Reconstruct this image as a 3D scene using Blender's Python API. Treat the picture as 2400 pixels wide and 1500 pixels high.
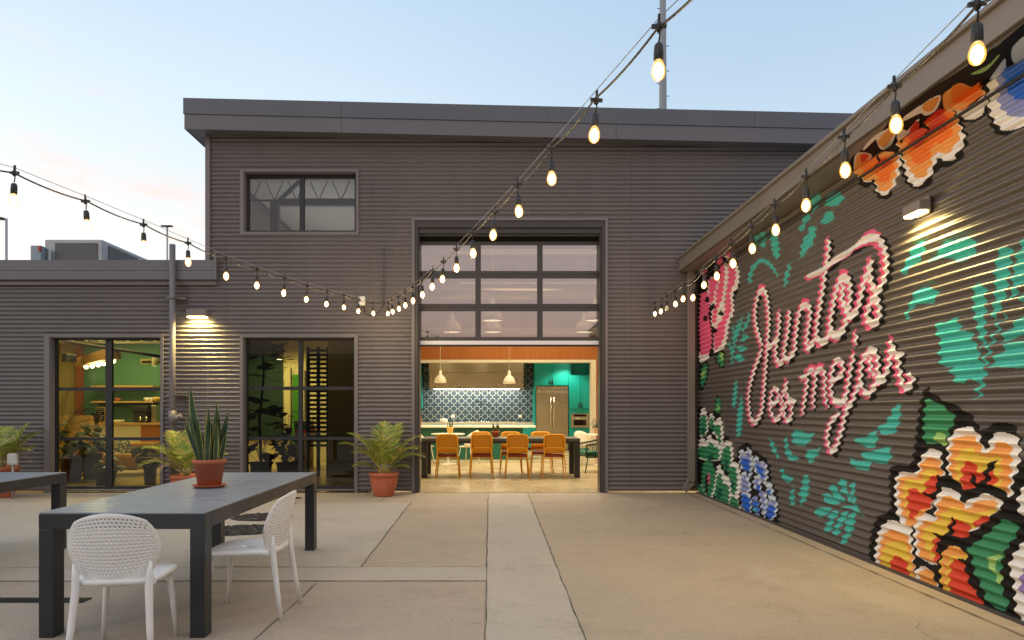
import bpy, math, random
from math import sin, cos, pi, radians, sqrt, atan2
from mathutils import Vector, Matrix
random.seed(7)
sc = bpy.context.scene
for o in list(bpy.data.objects): bpy.data.objects.remove(o)
COL = sc.collection
# ---------------------------------------------------------------- camera
H = 1.36; F = 1650.0; CX = 1150.0; CY = 960.0; YF = 11.5; XM = 3.38
cd = bpy.data.cameras.new('camera'); cam = bpy.data.objects.new('camera', cd); COL.objects.link(cam)
cam.location = (0, 0, H); cam.rotation_euler = (radians(90), 0, 0)
cd.sensor_width = 36; cd.lens = F/2400*36
cd.shift_x = 50/2400; cd.shift_y = 210/2400
cd.clip_start = .05; cd.clip_end = 2000
sc.camera = cam
sc.render.resolution_x = 1024; sc.render.resolution_y = 640
sc.view_settings.view_transform = 'Standard'; sc.view_settings.look = 'None'
sc.view_settings.exposure = 0.0; sc.view_settings.gamma = 1
sc.cycles.use_denoising = True
sc.cycles.max_bounces = 8; sc.cycles.diffuse_bounces = 4; sc.cycles.glossy_bounces = 4
sc.cycles.transparent_max_bounces = 16; sc.cycles.sample_clamp_indirect = 6
sc.cycles.caustics_reflective = False; sc.cycles.caustics_refractive = False
# ---------------------------------------------------------------- world
SUN_EL = radians(2.5); SUN_ROT = radians(-60)
w = bpy.data.worlds.new('World'); sc.world = w; w.use_nodes = True
nt = w.node_tree; nt.nodes.clear()
def N(t, **k):
    n = nt.nodes.new(t)
    for a, b in k.items(): setattr(n, a, b)
    return n
L = nt.links.new
out = N('ShaderNodeOutputWorld'); add = N('ShaderNodeAddShader'); L(add.outputs[0], out.inputs[0])
sky = N('ShaderNodeTexSky', sky_type='NISHITA', sun_disc=False, sun_elevation=SUN_EL, sun_rotation=SUN_ROT)
sky.air_density = 1.0; sky.dust_density = 1.5; sky.ozone_density = 2.0
b1 = N('ShaderNodeBackground'); b1.inputs[1].default_value = 0.12; L(sky.outputs[0], b1.inputs[0]); L(b1.outputs[0], add.inputs[0])
b2 = N('ShaderNodeBackground'); b2.inputs[1].default_value = 1.0; L(b2.outputs[0], add.inputs[1])
tc = N('ShaderNodeTexCoord'); sep = N('ShaderNodeSeparateXYZ'); L(tc.outputs['Generated'], sep.inputs[0])
def ramp(stops, src):
    r = N('ShaderNodeValToRGB'); L(src, r.inputs[0]); e = r.color_ramp.elements
    e[0].position, e[0].color = stops[0][0], (*stops[0][1], 1)
    e[1].position, e[1].color = stops[-1][0], (*stops[-1][1], 1)
    for p, c in stops[1:-1]:
        q = e.new(p); q.color = (*c, 1)
    return r.outputs[0]
def mixc(f, a, b):
    m = N('ShaderNodeMix', data_type='RGBA'); L(f, m.inputs[0]); L(a, m.inputs[6]); L(b, m.inputs[7]); return m.outputs[2]
def mr(src, a, b, c=0, d=1, st='SMOOTHSTEP'):
    m = N('ShaderNodeMapRange', interpolation_type=st); L(src, m.inputs[0])
    for i, v in enumerate((a, b, c, d)): m.inputs[i+1].default_value = v
    return m.outputs[0]
Lc = ramp([(0, (.94, .85, .74)), (.22, (.84, .83, .82)), (.36, (.68, .79, .87)), (.50, (.54, .69, .82)), (1, (.42, .55, .72))], sep.outputs[2])
Rc = ramp([(0, (.74, .80, .84)), (.30, (.61, .73, .82)), (.42, (.48, .62, .77)), (.55, (.40, .55, .74)), (1, (.34, .46, .66))], sep.outputs[2])
fr = mixc(mr(sep.outputs[0], -.30, .38), Lc, Rc)
# thin sunset clouds on the left
mp = N('ShaderNodeMapping'); L(tc.outputs['Generated'], mp.inputs[0]); mp.inputs['Scale'].default_value = (3.2, 3.2, 9); mp.inputs['Rotation'].default_value = (0, .5, .3)
nz = N('ShaderNodeTexNoise'); L(mp.outputs[0], nz.inputs[0]); nz.inputs['Scale'].default_value = 1.6; nz.inputs['Detail'].default_value = 7; nz.inputs['Roughness'].default_value = .58
def blob(px, py, rad):
    d = Vector(((px-CX)/F, 1, (CY-py)/F)).normalized()
    n = N('ShaderNodeVectorMath', operation='DISTANCE'); L(nv.outputs[0], n.inputs[0]); n.inputs[1].default_value = d
    return mr(n.outputs['Value'], rad, 0)
nv = N('ShaderNodeVectorMath', operation='NORMALIZE'); L(tc.outputs['Generated'], nv.inputs[0])
bl = [blob(205, 365, .13), blob(300, 500, .17), blob(0, 180, .10), blob(440, 590, .15)]
acc = bl[0]
for q in bl[1:]:
    m_ = N('ShaderNodeMath', operation='MAXIMUM'); L(acc, m_.inputs[0]); L(q, m_.inputs[1]); acc = m_.outputs[0]
cm = N('ShaderNodeMath', operation='MULTIPLY'); L(mr(nz.outputs[0], .45, .64, 0, .70), cm.inputs[0]); L(acc, cm.inputs[1])
pk = N('ShaderNodeRGB'); pk.outputs[0].default_value = (.97, .66, .52, 1)
fr = mixc(cm.outputs[0], fr, pk.outputs[0])
Bc = ramp([(0, (.10, .085, .08)), (.06, (.16, .13, .12)), (.12, (.62, .42, .38)), (.22, (.66, .50, .46)), (.30, (.56, .50, .48)), (.5, (.74, .75, .80)), (1, (.80, .83, .90))], sep.outputs[2])
fr = mixc(mr(sep.outputs[1], .15, -.25), fr, Bc)
L(fr, b2.inputs[0])
# weak low sun, nearly set behind cloud
sd = bpy.data.lights.new('sun', 'SUN'); sun = bpy.data.objects.new('sun', sd); COL.objects.link(sun)
sd.energy = .35; sd.angle = radians(12); sd.color = (1, .86, .72)
sun.rotation_euler = (radians(70), 0, radians(-45)); sun.location = (-10, -10, 10)
# ---------------------------------------------------------------- helpers
def P(px, py, Y): return Vector(((px-CX)*Y/F, Y, H+(CY-py)*Y/F))
def X(px, Y=YF): return (px-CX)*Y/F
def Z(py, Y=YF): return H+(CY-py)*Y/F
def tag(o, label=None, cat=None, group=None, kind=None):
    if label: o['label'] = label
    if cat: o['category'] = cat
    if group: o['group'] = group
    if kind: o['kind'] = kind
    return o
def thing(name, label, cat, loc=(0, 0, 0), group=None, rz=0):
    o = bpy.data.objects.new(name, None); COL.objects.link(o); o.location = loc; o.rotation_euler = (0, 0, rz)
    o.empty_display_size = .1
    return tag(o, label, cat, group)
class MB:
    """collects geometry (world coordinates, or local when built local=True)"""
    def __init__(s): s.v = []; s.f = []; s.m = []; s.n = []; s.sm = []
    def add(s, vs, fs, mi=0, smooth=False):
        b = len(s.v); s.v += [tuple(a) for a in vs]; s.f += [tuple(i+b for i in q) for q in fs]
        s.m += [mi]*len(fs); s.sm += [smooth]*len(fs); return s
    def box(s, a, b, mi=0):
        x0, y0, z0 = (min(a[i], b[i]) for i in range(3)); x1, y1, z1 = (max(a[i], b[i]) for i in range(3))
        return s.add([(x0,y0,z0),(x1,y0,z0),(x1,y1,z0),(x0,y1,z0),(x0,y0,z1),(x1,y0,z1),(x1,y1,z1),(x0,y1,z1)],
                     [(0,3,2,1),(4,5,6,7),(0,1,5,4),(1,2,6,5),(2,3,7,6),(3,0,4,7)], mi)
    def hexa(s, p, mi=0):
        return s.add(p, [(0,3,2,1),(4,5,6,7),(0,1,5,4),(1,2,6,5),(2,3,7,6),(3,0,4,7)], mi)
    def quad(s, p, mi=0): return s.add(p, [tuple(range(len(p)))], mi)
    def bar(s, p, q, w, h=None, mi=0):
        """square bar from p to q"""
        h = h or w; p = Vector(p); q = Vector(q); d = (q-p).normalized()
        up = Vector((0, 0, 1)) if abs(d.z) < .95 else Vector((0, 1, 0))
        a = d.cross(up).normalized()*w/2; b = a.cross(d).normalized()*h/2
        return s.hexa([p-a-b, p+a-b, q+a-b, q-a-b, p-a+b, p+a+b, q+a+b, q-a+b], mi)
    def tube(s, pts, r, n=8, mi=0, cap=True, smooth=True):
        pts = [Vector(p) for p in pts]; k = len(pts); rs = r if isinstance(r, (list, tuple)) else [r]*k
        vs = []; prev = None
        for i, p in enumerate(pts):
            d = (pts[min(i+1, k-1)]-pts[max(i-1, 0)]).normalized()
            if prev is None:
                up = Vector((0, 0, 1)) if abs(d.z) < .9 else Vector((1, 0, 0)); a = d.cross(up).normalized()
            else:
                a = (prev-d*prev.dot(d)); a = a.normalized() if a.length > 1e-6 else prev
            prev = a; b = d.cross(a)
            vs += [p+(a*cos(2*pi*j/n)+b*sin(2*pi*j/n))*rs[i] for j in range(n)]
        fs = [(i*n+j, i*n+(j+1) % n, (i+1)*n+(j+1) % n, (i+1)*n+j) for i in range(k-1) for j in range(n)]
        s.add(vs, fs, mi, smooth)
        if cap:
            b = len(s.v)-n*k
            s.f += [tuple(b+j for j in reversed(range(n))), tuple(b+(k-1)*n+j for j in range(n))]; s.m += [mi]*2; s.sm += [False]*2
        return s
    def lathe(s, prof, c=(0, 0, 0), n=28, mi=0, smooth=True):
        vs = [(c[0]+r*cos(2*pi*j/n), c[1]+r*sin(2*pi*j/n), c[2]+z) for r, z in prof for j in range(n)]
        fs = [(i*n+j, i*n+(j+1) % n, (i+1)*n+(j+1) % n, (i+1)*n+j) for i in range(len(prof)-1) for j in range(n)]
        return s.add(vs, fs, mi, smooth)
    def build(s, name, mats, parent=None, local=False, bevel=0, loc=None):
        me = bpy.data.meshes.new(name)
        off = Vector((0, 0, 0))
        if parent is not None and not local:
            p = parent
            while p is not None: off += p.location; p = p.parent
        if loc is not None: off = off+Vector(loc)
        me.from_pydata([tuple(Vector(v)-off) for v in s.v], [], s.f)
        for m in (mats if isinstance(mats, (list, tuple)) else [mats]): me.materials.append(m)
        for i, p in enumerate(me.polygons): p.material_index = s.m[i]; p.use_smooth = s.sm[i]
        if s.n: me.normals_split_custom_set([tuple(n) for n in s.n])
        me.update()
        o = bpy.data.objects.new(name, me); COL.objects.link(o)
        if parent is not None: o.parent = parent
        if loc is not None: o.location = loc
        if bevel:
            b = o.modifiers.new('bevel', 'BEVEL'); b.width = bevel; b.segments = 2; b.limit_method = 'ANGLE'; b.angle_limit = radians(40)
        return o
def kids(o): return [c for c in bpy.data.objects if c.parent == o]
def copy_tree(o, parent=None):
    ch = kids(o); c = o.copy(); COL.objects.link(c); c.parent = parent
    for k in ch: copy_tree(k, c)
    return c
# ---------------------------------------------------------------- materials
M = {}
def mat(name, col, rough=.6, metal=0, noise=None, bump=None, emit=None, spec=None, coat=0, trans=0):
    """noise=(scale, amount[, stretch xyz]) varies the colour; bump=(scale, strength)"""
    m = bpy.data.materials.new(name); m.use_nodes = True; t = m.node_tree; b = t.nodes['Principled BSDF']
    b.inputs['Base Color'].default_value = (*col, 1); b.inputs['Roughness'].default_value = rough; b.inputs['Metallic'].default_value = metal
    if spec is not None: b.inputs['Specular IOR Level'].default_value = spec
    if coat: b.inputs['Coat Weight'].default_value = coat
    if trans: b.inputs['Transmission Weight'].default_value = trans
    if emit: b.inputs['Emission Color'].default_value = (*emit[0], 1); b.inputs['Emission Strength'].default_value = emit[1]
    if noise or bump:
        co = t.nodes.new('ShaderNodeTexCoord')
    if noise:
        mp = t.nodes.new('ShaderNodeMapping'); t.links.new(co.outputs['Object'], mp.inputs[0])
        if len(noise) > 2: mp.inputs['Scale'].default_value = noise[2]
        nz = t.nodes.new('ShaderNodeTexNoise'); nz.inputs['Scale'].default_value = noise[0]; nz.inputs['Detail'].default_value = 6; nz.inputs['Roughness'].default_value = .62
        t.links.new(mp.outputs[0], nz.inputs[0])
        r = t.nodes.new('ShaderNodeMapRange'); t.links.new(nz.outputs[0], r.inputs[0])
        r.inputs[1].default_value = .3; r.inputs[2].default_value = .7; r.inputs[3].default_value = 1-noise[1]; r.inputs[4].default_value = 1+noise[1]
        x = t.nodes.new('ShaderNodeVectorMath'); x.operation = 'SCALE'; x.inputs[0].default_value = col; t.links.new(r.outputs[0], x.inputs['Scale'])
        t.links.new(x.outputs[0], b.inputs['Base Color'])
        rr = t.nodes.new('ShaderNodeMapRange'); t.links.new(nz.outputs[0], rr.inputs[0]); rr.inputs[1].default_value = .3; rr.inputs[2].default_value = .7
        rr.inputs[3].default_value = max(.03, rough-.08); rr.inputs[4].default_value = min(1, rough+.08); t.links.new(rr.outputs[0], b.inputs['Roughness'])
    if bump:
        n2 = t.nodes.new('ShaderNodeTexNoise'); n2.inputs['Scale'].default_value = bump[0]; n2.inputs['Detail'].default_value = 5; t.links.new(co.outputs['Object'], n2.inputs[0])
        bp = t.nodes.new('ShaderNodeBump'); bp.inputs['Strength'].default_value = bump[1]; bp.inputs['Distance'].default_value = .01
        t.links.new(n2.outputs[0], bp.inputs['Height']); t.links.new(bp.outputs[0], b.inputs['Normal'])
    M[name] = m; return m
def emis(name, col, s):
    m = bpy.data.materials.new(name); m.use_nodes = True; t = m.node_tree; t.nodes.clear()
    e = t.nodes.new('ShaderNodeEmission'); e.inputs[0].default_value = (*col, 1); e.inputs[1].default_value = s
    o = t.nodes.new('ShaderNodeOutputMaterial'); t.links.new(e.outputs[0], o.inputs[0]); M[name] = m; return m
def glass(name, tint, refl, rough=.0, fres=True, rcol=(1, 1, 1)):
    m = bpy.data.materials.new(name); m.use_nodes = True; t = m.node_tree; t.nodes.clear()
    tr = t.nodes.new('ShaderNodeBsdfTransparent'); tr.inputs[0].default_value = (*tint, 1)
    g = t.nodes.new('ShaderNodeBsdfGlossy'); g.inputs['Roughness'].default_value = rough; g.inputs[0].default_value = (*rcol, 1)
    mx = t.nodes.new('ShaderNodeMixShader'); o = t.nodes.new('ShaderNodeOutputMaterial')
    if fres:
        fn = t.nodes.new('ShaderNodeFresnel'); fn.inputs[0].default_value = 1.5
        mm = t.nodes.new('ShaderNodeMath'); mm.operation = 'ADD'; mm.use_clamp = True; mm.inputs[1].default_value = refl; t.links.new(fn.outputs[0], mm.inputs[0]); t.links.new(mm.outputs[0], mx.inputs[0])
    else: mx.inputs[0].default_value = refl
    t.links.new(tr.outputs[0], mx.inputs[1]); t.links.new(g.outputs[0], mx.inputs[2]); t.links.new(mx.outputs[0], o.inputs[0]); M[name] = m; return m
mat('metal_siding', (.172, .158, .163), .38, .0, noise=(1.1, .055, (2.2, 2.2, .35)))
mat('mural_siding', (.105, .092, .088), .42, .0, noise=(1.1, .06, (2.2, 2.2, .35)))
mat('trim', (.185, .170, .178), .45, noise=(2, .06))
mat('fascia', (.115, .125, .150), .42, noise=(.7, .10, (.3, 1, 1)))
mat('fascia_lower', (.145, .140, .160), .42, noise=(.7, .10, (.3, 1, 1)))
mat('gutter_metal', (.20, .175, .155), .45, noise=(1, .08))
mat('window_frame', (.022, .024, .027), .45)
mat('door_frame', (.060, .055, .055), .45)
mat('roof_membrane', (.35, .35, .34), .8, noise=(2, .1))
mat('galvanised', (.42, .43, .44), .5, .3, noise=(3, .12))
mat('white_plastic', (.78, .78, .76), .38)
mat('grey_plastic', (.55, .55, .54), .5)
mat('black_plastic', (.02, .02, .02), .5)
mat('black_metal', (.018, .018, .02), .4)
mat('terracotta', (.46, .135, .065), .8, noise=(9, .16), bump=(60, .25))
mat('soil', (.05, .035, .025), .95, noise=(40, .4), bump=(60, .8))
for k, c in dict(k=(.009, .008, .008), w=(.82, .80, .77), p=(.80, .13, .28), t=(.055, .48, .43), r=(.66, .055, .025), o=(.83, .36, .09), O=(.85, .19, .02),
                 y=(.76, .55, .07), g=(.035, .26, .12), G=(.35, .58, .18), b=(.015, .13, .62), l=(.25, .29, .58), s=(.60, .68, .76), v=(.28, .18, .45), d=(.01, .10, .07)).items():
    mat('paint_'+k, c, .62 if k in 'kd' else .45, noise=(3, .07, (1, 1, 1)), spec=.18 if k in 'kd' else .4)
glass('window_glass', (.80, .82, .70), .0)
glass('dimmed_glass', (.50, .50, .40), .0)  # dark tint put into the glass so the room behind looks dim
glass('door_glass', (.50, .46, .44), .40, fres=False)
glass('upper_glass', (.42, .45, .48), .08, fres=False)
# concrete
def concrete(name, base, alt, rough=.75, sc1=.55, contrast=.5, spec=.35, stain=(.17, .12, .08)):
    m = bpy.data.materials.new(name); m.use_nodes = True; t = m.node_tree; b = t.nodes['Principled BSDF']; lk = t.links.new
    co = t.nodes.new('ShaderNodeTexCoord')
    def noise(s, d, r, st=(1, 1, 1)):
        mp = t.nodes.new('ShaderNodeMapping'); mp.inputs['Scale'].default_value = st; lk(co.outputs['Object'], mp.inputs[0])
        n = t.nodes.new('ShaderNodeTexNoise'); n.inputs['Scale'].default_value = s; n.inputs['Detail'].default_value = d; n.inputs['Roughness'].default_value = r; lk(mp.outputs[0], n.inputs[0]); return n.outputs[0]
    def rng(src, a, b_, c, d):
        r = t.nodes.new('ShaderNodeMapRange'); lk(src, r.inputs[0])
        for i, v in enumerate((a, b_, c, d)): r.inputs[i+1].default_value = v
        return r.outputs[0]
    def mix(f, a, b_):
        x = t.nodes.new('ShaderNodeMix'); x.data_type = 'RGBA'; lk(f, x.inputs[0])
        for i, v in ((6, a), (7, b_)):
            if isinstance(v, tuple): x.inputs[i].default_value = (*v, 1)
            else: lk(v, x.inputs[i])
        return x.outputs[2]
    c = mix(rng(noise(sc1, 5, .6), .35, .65, 0, 1), base, alt)
    c = mix(rng(noise(1.3, 9, .74), .52, .78, 0, .42), c, stain)
    c = mix(rng(noise(.8, 7, .7, (1.0, .35, 1)), .54, .72, 0, .35), c, (.55, .50, .42))
    f = rng(noise(38, 8, .8), .25, .75, .80, 1.20)
    c2 = t.nodes.new('ShaderNodeVectorMath'); c2.operation = 'SCALE'; lk(c, c2.inputs[0]); lk(f, c2.inputs['Scale'])
    # brushed finish streaks, dark specks
    g = rng(noise(8, 4, .7, (.35, 5, 1)), .3, .7, .95, 1.05)
    c3 = t.nodes.new('ShaderNodeVectorMath'); c3.operation = 'SCALE'; lk(c2.outputs[0], c3.inputs[0]); lk(g, c3.inputs['Scale'])
    c4 = mix(rng(noise(26, 2, .4), .735, .775, 0, .8), c3.outputs[0], (.05, .04, .03))
    c4 = mix(rng(noise(7, 6, .75), .66, .72, 0, .55), c4, (.12, .09, .065)); lk(c4, b.inputs['Base Color'])
    lk(rng(noise(2.3, 5, .6), .3, .7, rough-.13, rough+.1), b.inputs['Roughness']); b.inputs['Specular IOR Level'].default_value = spec
    bp = t.nodes.new('ShaderNodeBump'); bp.inputs['Strength'].default_value = .25; bp.inputs['Distance'].default_value = .004; lk(noise(90, 4, .7), bp.inputs['Height']); lk(bp.outputs[0], b.inputs['Normal'])
    M[name] = m; return m
concrete('concrete_warm', (.44, .355, .262), (.385, .325, .25))
concrete('concrete_grey', (.465, .415, .345), (.43, .39, .325))
concrete('concrete_pink', (.43, .35, .275), (.37, .31, .25))
mat('interior_floor', (.50, .40, .24), .30, noise=(.9, .12), bump=(30, .05))
# ---------------------------------------------------------------- corrugated sheet with painted pattern and openings
PITCH = .0713
def crossings(poly, z):
    xs = []
    n = len(poly)
    for i in range(n):
        (u0, a), (u1, b) = poly[i], poly[(i+1) % n]
        if (a <= z) != (b <= z): xs.append(u0+(z-a)/(b-a)*(u1-u0))
    xs.sort(); return xs
def overlay(segs, a, b, c):
    out = []
    for s in segs:
        if s[1] <= a or s[0] >= b: out.append(s); continue
        if s[0] < a: out.append((s[0], a, s[2]))
        out.append((max(s[0], a), min(s[1], b), c))
        if s[1] > b: out.append((b, s[1], s[2]))
    m = []
    for s in out:
        if s[1]-s[0] < 1e-9: continue
        if m and m[-1][2] == s[2] and abs(m[-1][1]-s[0]) < 1e-7: m[-1] = (m[-1][0], s[1], s[2])
        else: m.append(s)
    return m
def corrugate(outline, holes, layers, fn, nf, z0, z1, per=10, amp=.013, flat=False, flip=False):
    """outline/holes: polygons (u,z); layers: [(mat index, polygon)]; fn(u,z,d)->point; nf(dz)->normal"""
    mb = MB(); k = PITCH/per if not flat else (z1-z0)/flat
    L2 = [(c, p, min(q[1] for q in p), max(q[1] for q in p)) for c, p in layers]
    def comp(z):
        segs = []
        xs = crossings(outline, z)
        for i in range(0, len(xs)-1, 2): segs.append((xs[i], xs[i+1], 0))
        for h in holes:
            xs = crossings(h, z)
            for i in range(0, len(xs)-1, 2):
                segs = [s for s in overlay(segs, xs[i], xs[i+1], -1) if s[2] != -1]
        for c, p, a, b in L2:
            if a <= z <= b:
                xs = crossings(p, z)
                for i in range(0, len(xs)-1, 2): segs = overlay(segs, xs[i], xs[i+1], c)
        return segs
    n = int(math.ceil((z1-z0)/k-1e-6)); zs = [min(z0+i*k, z1) for i in range(n+1)]
    # cut also at hole edges
    for h in holes+[outline]:
        for q in h:
            if z0 < q[1] < z1: zs.append(q[1])
    zs = sorted(zs); zz = [zs[0]]
    for z in zs[1:]:
        if z-zz[-1] > 1e-5: zz.append(z)
    w = 2*pi/PITCH
    D = (lambda z: 0) if flat else (lambda z: amp*cos(w*z))
    dD = (lambda z: 0) if flat else (lambda z: -amp*w*sin(w*z))
    for za, zb in zip(zz[:-1], zz[1:]):
        A = comp(za+2e-6); B = comp(zb-2e-6)
        if len(A) != len(B) or any(a[2] != b[2] for a, b in zip(A, B)):
            A = B = comp((za+zb)/2)
        na, nb = nf(dD(za)), nf(dD(zb)); da, db = D(za), D(zb)
        for a, b in zip(A, B):
            mb.add([fn(a[0], za, da), fn(a[1], za, da), fn(b[1], zb, db), fn(b[0], zb, db)], [(0, 3, 2, 1) if flip else (0, 1, 2, 3)], a[2], True)
            mb.n += [na, nb, nb, na] if flip else [na, na, nb, nb]
    return mb
# ---------------------------------------------------------------- mural: outlines measured on the wall plane, (distance along wall, height)
def wpt(px, py):
    Y = F*XM/(px-CX); return (Y, H+(CY-py)*Y/F)
MUR = []   # (colour, polygon in wall metres)
def crop(x0, y0, s): return lambda pts: [(x0+a/s, y0+b/s) for a, b in pts]
C0 = crop(0, 0, 1)
def PG(c, pts, cr=C0): MUR.append((c, [wpt(*q) for q in cr(pts)]))
def smooth(pts, closed=False, n=3):
    """Catmull-Rom"""
    out = []; k = len(pts)
    for i in range(k if closed else k-1):
        g = (lambda j: pts[j % k]) if closed else (lambda j: pts[min(max(j, 0), k-1)])
        p0, p1, p2, p3 = g(i-1), g(i), g(i+1), g(i+2)
        for t in [j/n for j in range(n)]:
            out.append(tuple(.5*((2*p1[d])+(-p0[d]+p2[d])*t+(2*p0[d]-5*p1[d]+4*p2[d]-p3[d])*t*t+(-p0[d]+3*p1[d]-3*p2[d]+p3[d])*t**3) for d in (0, 1)))
    if not closed: out.append(pts[-1])
    return out
def SG(c, pts, cr=C0): PG(c, smooth(pts, True), cr)
def stroke(c, pts, hw, du=0, dz=0, sm=True):
    p = [wpt(*q[:2]) for q in pts]; ws = [q[2]*hw if len(q) > 2 else hw for q in pts]
    if sm:
        pw = smooth(p); k = (len(pw)-1)/(len(p)-1); wl = []
        for i in range(len(pw)):
            f = i/k; j = min(int(f), len(ws)-2); wl.append(ws[j]+(ws[j+1]-ws[j])*(f-j))
        p, ws = pw, wl
    p = [(a+du, b+dz) for a, b in p]
    for i in range(len(p)-1):
        (a, b), (c2, d) = p[i], p[i+1]; l = math.hypot(c2-a, d-b) or 1e-6; nx, ny = -(d-b)/l, (c2-a)/l
        w0, w1 = ws[i], ws[i+1]
        MUR.append((c, [(a+nx*w0, b+ny*w0), (c2+nx*w1, d+ny*w1), (c2-nx*w1, d-ny*w1), (a-nx*w0, b-ny*w0)]))
    for i, (a, b) in enumerate(p):
        w0 = ws[i]; MUR.append((c, [(a+w0*cos(t*pi/4+.1), b+w0*sin(t*pi/4+.1)) for t in range(8)]))
# teal leaves
A = crop(1600, 500, 2.5); B = crop(1600, 900, 3); C5 = crop(2000, 400, 2.678); C8 = crop(2160, 540, 3.75); R5 = crop(1630, 560, 5); R6 = crop(1630, 860, 4.055); C4 = crop(1860, 760, 4.6875); C7 = crop(1980, 60, 3.571); C3 = crop(2000, 900, 2.5)
SG('t', [(1888,502),(1900,504),(1888,528),(1876,544),(1872,540),(1880,520)])
SG('t', [(1932,478),(1942,456),(1960,448),(1977,462),(1968,480),(1948,484)])
SG('t', [(1924,516),(1940,496),(1955,500),(1952,512),(1932,526)])
SG('t', [(1898,446),(1912,442),(1923,457),(1915,486),(1903,500)])
SG('t', [(1900,530),(1912,534),(1908,560),(1896,584),(1880,600),(1872,614),(1876,596),(1880,568),(1892,548)])
SG('t', [(1804,544),(1816,540),(1826,576),(1824,608),(1812,596)])
SG('t', [(1768,560),(1778,545),(1776,575),(1766,590)]); SG('t', [(1786,540),(1796,556),(1788,586),(1780,560)])
SG('t', [(385,410),(388,350),(420,290),(465,263),(510,285),(545,330),(562,380),(520,325),(480,292),(440,300),(410,350),(400,405)], A)
SG('t', [(625,280),(630,320),(615,390),(600,440),(594,380),(610,330)], A)
SG('t', [(2159,564),(2168,579),(2157,609),(2138,624),(2119,645),(2114,632),(2127,609),(2138,583)])
SG('t', [(2179,611),(2198,594),(2209,568),(2239,561),(2265,554),(2284,564),(2286,587),(2273,607),(2250,615),(2224,605),(2205,605),(2183,614)])
SG('t', [(2121,749),(2125,729),(2134,710),(2149,680),(2176,673),(2198,684),(2190,706),(2176,712),(2149,714),(2133,729),(2129,747)])
PG('t', [(130,820),(180,805),(210,820),(270,765),(315,765),(345,850),(330,880),(400,880),(450,910),(450,960),(500,1040),(510,1130),(550,1200),(570,1260),(540,1330),(550,1370),(520,1400),(530,1450),(470,1495),(500,1440),(475,1400),(510,1360),(480,1320),(440,1300),(370,1345),(290,1335),(290,1290),(250,1240),(275,1200),(200,1200),(160,1160),(170,1110),(150,1080),(170,1000),(150,930),(125,900)], C8)
SG('t', [(465,480),(510,463),(565,510),(560,600),(565,700),(555,760),(560,860),(560,980),(520,1045),(530,990),(500,930),(490,840),(465,760),(455,660),(455,560)], C8)
SG('t', [(700,150),(790,160),(785,260),(765,400),(740,560),(700,660),(660,760),(615,820),(640,770),(615,730),(640,620),(645,460),(640,350),(660,250)], C8)
PG('t', [(1000,-40),(880,80),(870,150),(835,200),(820,300),(795,400),(795,480),(800,530),(760,600),(760,625),(850,540),(850,490),(920,440),(1050,300)], C8)
SG('t', [(735,720),(745,760),(690,820),(690,870),(640,930),(640,980),(600,1020),(610,1070),(570,1110),(580,1170),(520,1210),(550,1150),(540,1110),(590,1050),(565,1020),(625,960),(615,920),(670,860),(655,820),(720,780)], C8)
PG('t', [(690,1000),(720,950),(715,900),(800,850),(820,800),(920,735),(1100,640),(1100,860),(900,915),(800,950)], C8)
PG('t', [(585,1210),(640,1150),(640,1105),(720,1060),(740,1000),(830,975),(900,975),(1080,1010),(1080,1215),(900,1215),(700,1200)], C8)
SG('t', [(865,590),(960,520),(1000,600),(900,635)], C8)
for q in ([(622,890),(620,950),(590,1010),(560,1070)], [(540,930),(530,1010),(500,1080),(480,1150),(460,1220),(440,1320),(425,1450)], [(500,990),(490,1050),(450,1160)], [(440,1040),(450,1100),(440,1180)], [(395,1230),(415,1290),(430,1380)]):
    stroke('t', [p for p in R5(q)], .035)
SG('t', [(575,1120),(620,1135),(580,1200),(525,1195),(550,1150)], R5); SG('t', [(490,1270),(540,1250),(600,1280),(560,1320),(500,1310)], R5); SG('t', [(460,1370),(510,1345),(570,1400),(520,1445),(470,1410)], R5)
SG('t', [(313,970),(320,1040),(308,1130),(290,1130),(300,1030)], A); SG('t', [(342,1060),(352,1140),(340,1290),(318,1300),(320,1180),(335,1110)], A)
SG('t', [(510,1320),(530,1340),(545,1380),(565,1440),(530,1400),(515,1360)], A); SG('t', [(595,1315),(615,1330),(620,1380),(650,1415),(680,1430),(650,1450),(610,1430),(600,1370)], A)
SG('t', [(650,1275),(690,1270),(720,1290),(765,1290),(760,1310),(735,1350),(700,1365),(650,1350),(642,1300)], A); SG('t', [(725,1395),(760,1385),(790,1380),(802,1355),(800,1400),(780,1430),(750,1465),(725,1435)], A)
SG('t', [(920,1140),(1020,1070),(1080,960),(1130,875),(1175,920),(1165,1030),(1150,1110),(1095,1200),(980,1205),(930,1170)], C4); SG('t', [(680,1255),(800,1240),(880,1170),(915,1190),(915,1290),(880,1350),(820,1360),(700,1300)], C4)
SG('t', [(1165,505),(1185,520),(1210,540),(1300,540),(1325,570),(1300,605),(1230,600),(1195,570)], B); SG('t', [(1250,485),(1350,470),(1420,445),(1455,455),(1465,520),(1430,560),(1340,550),(1270,510)], B)
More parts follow.
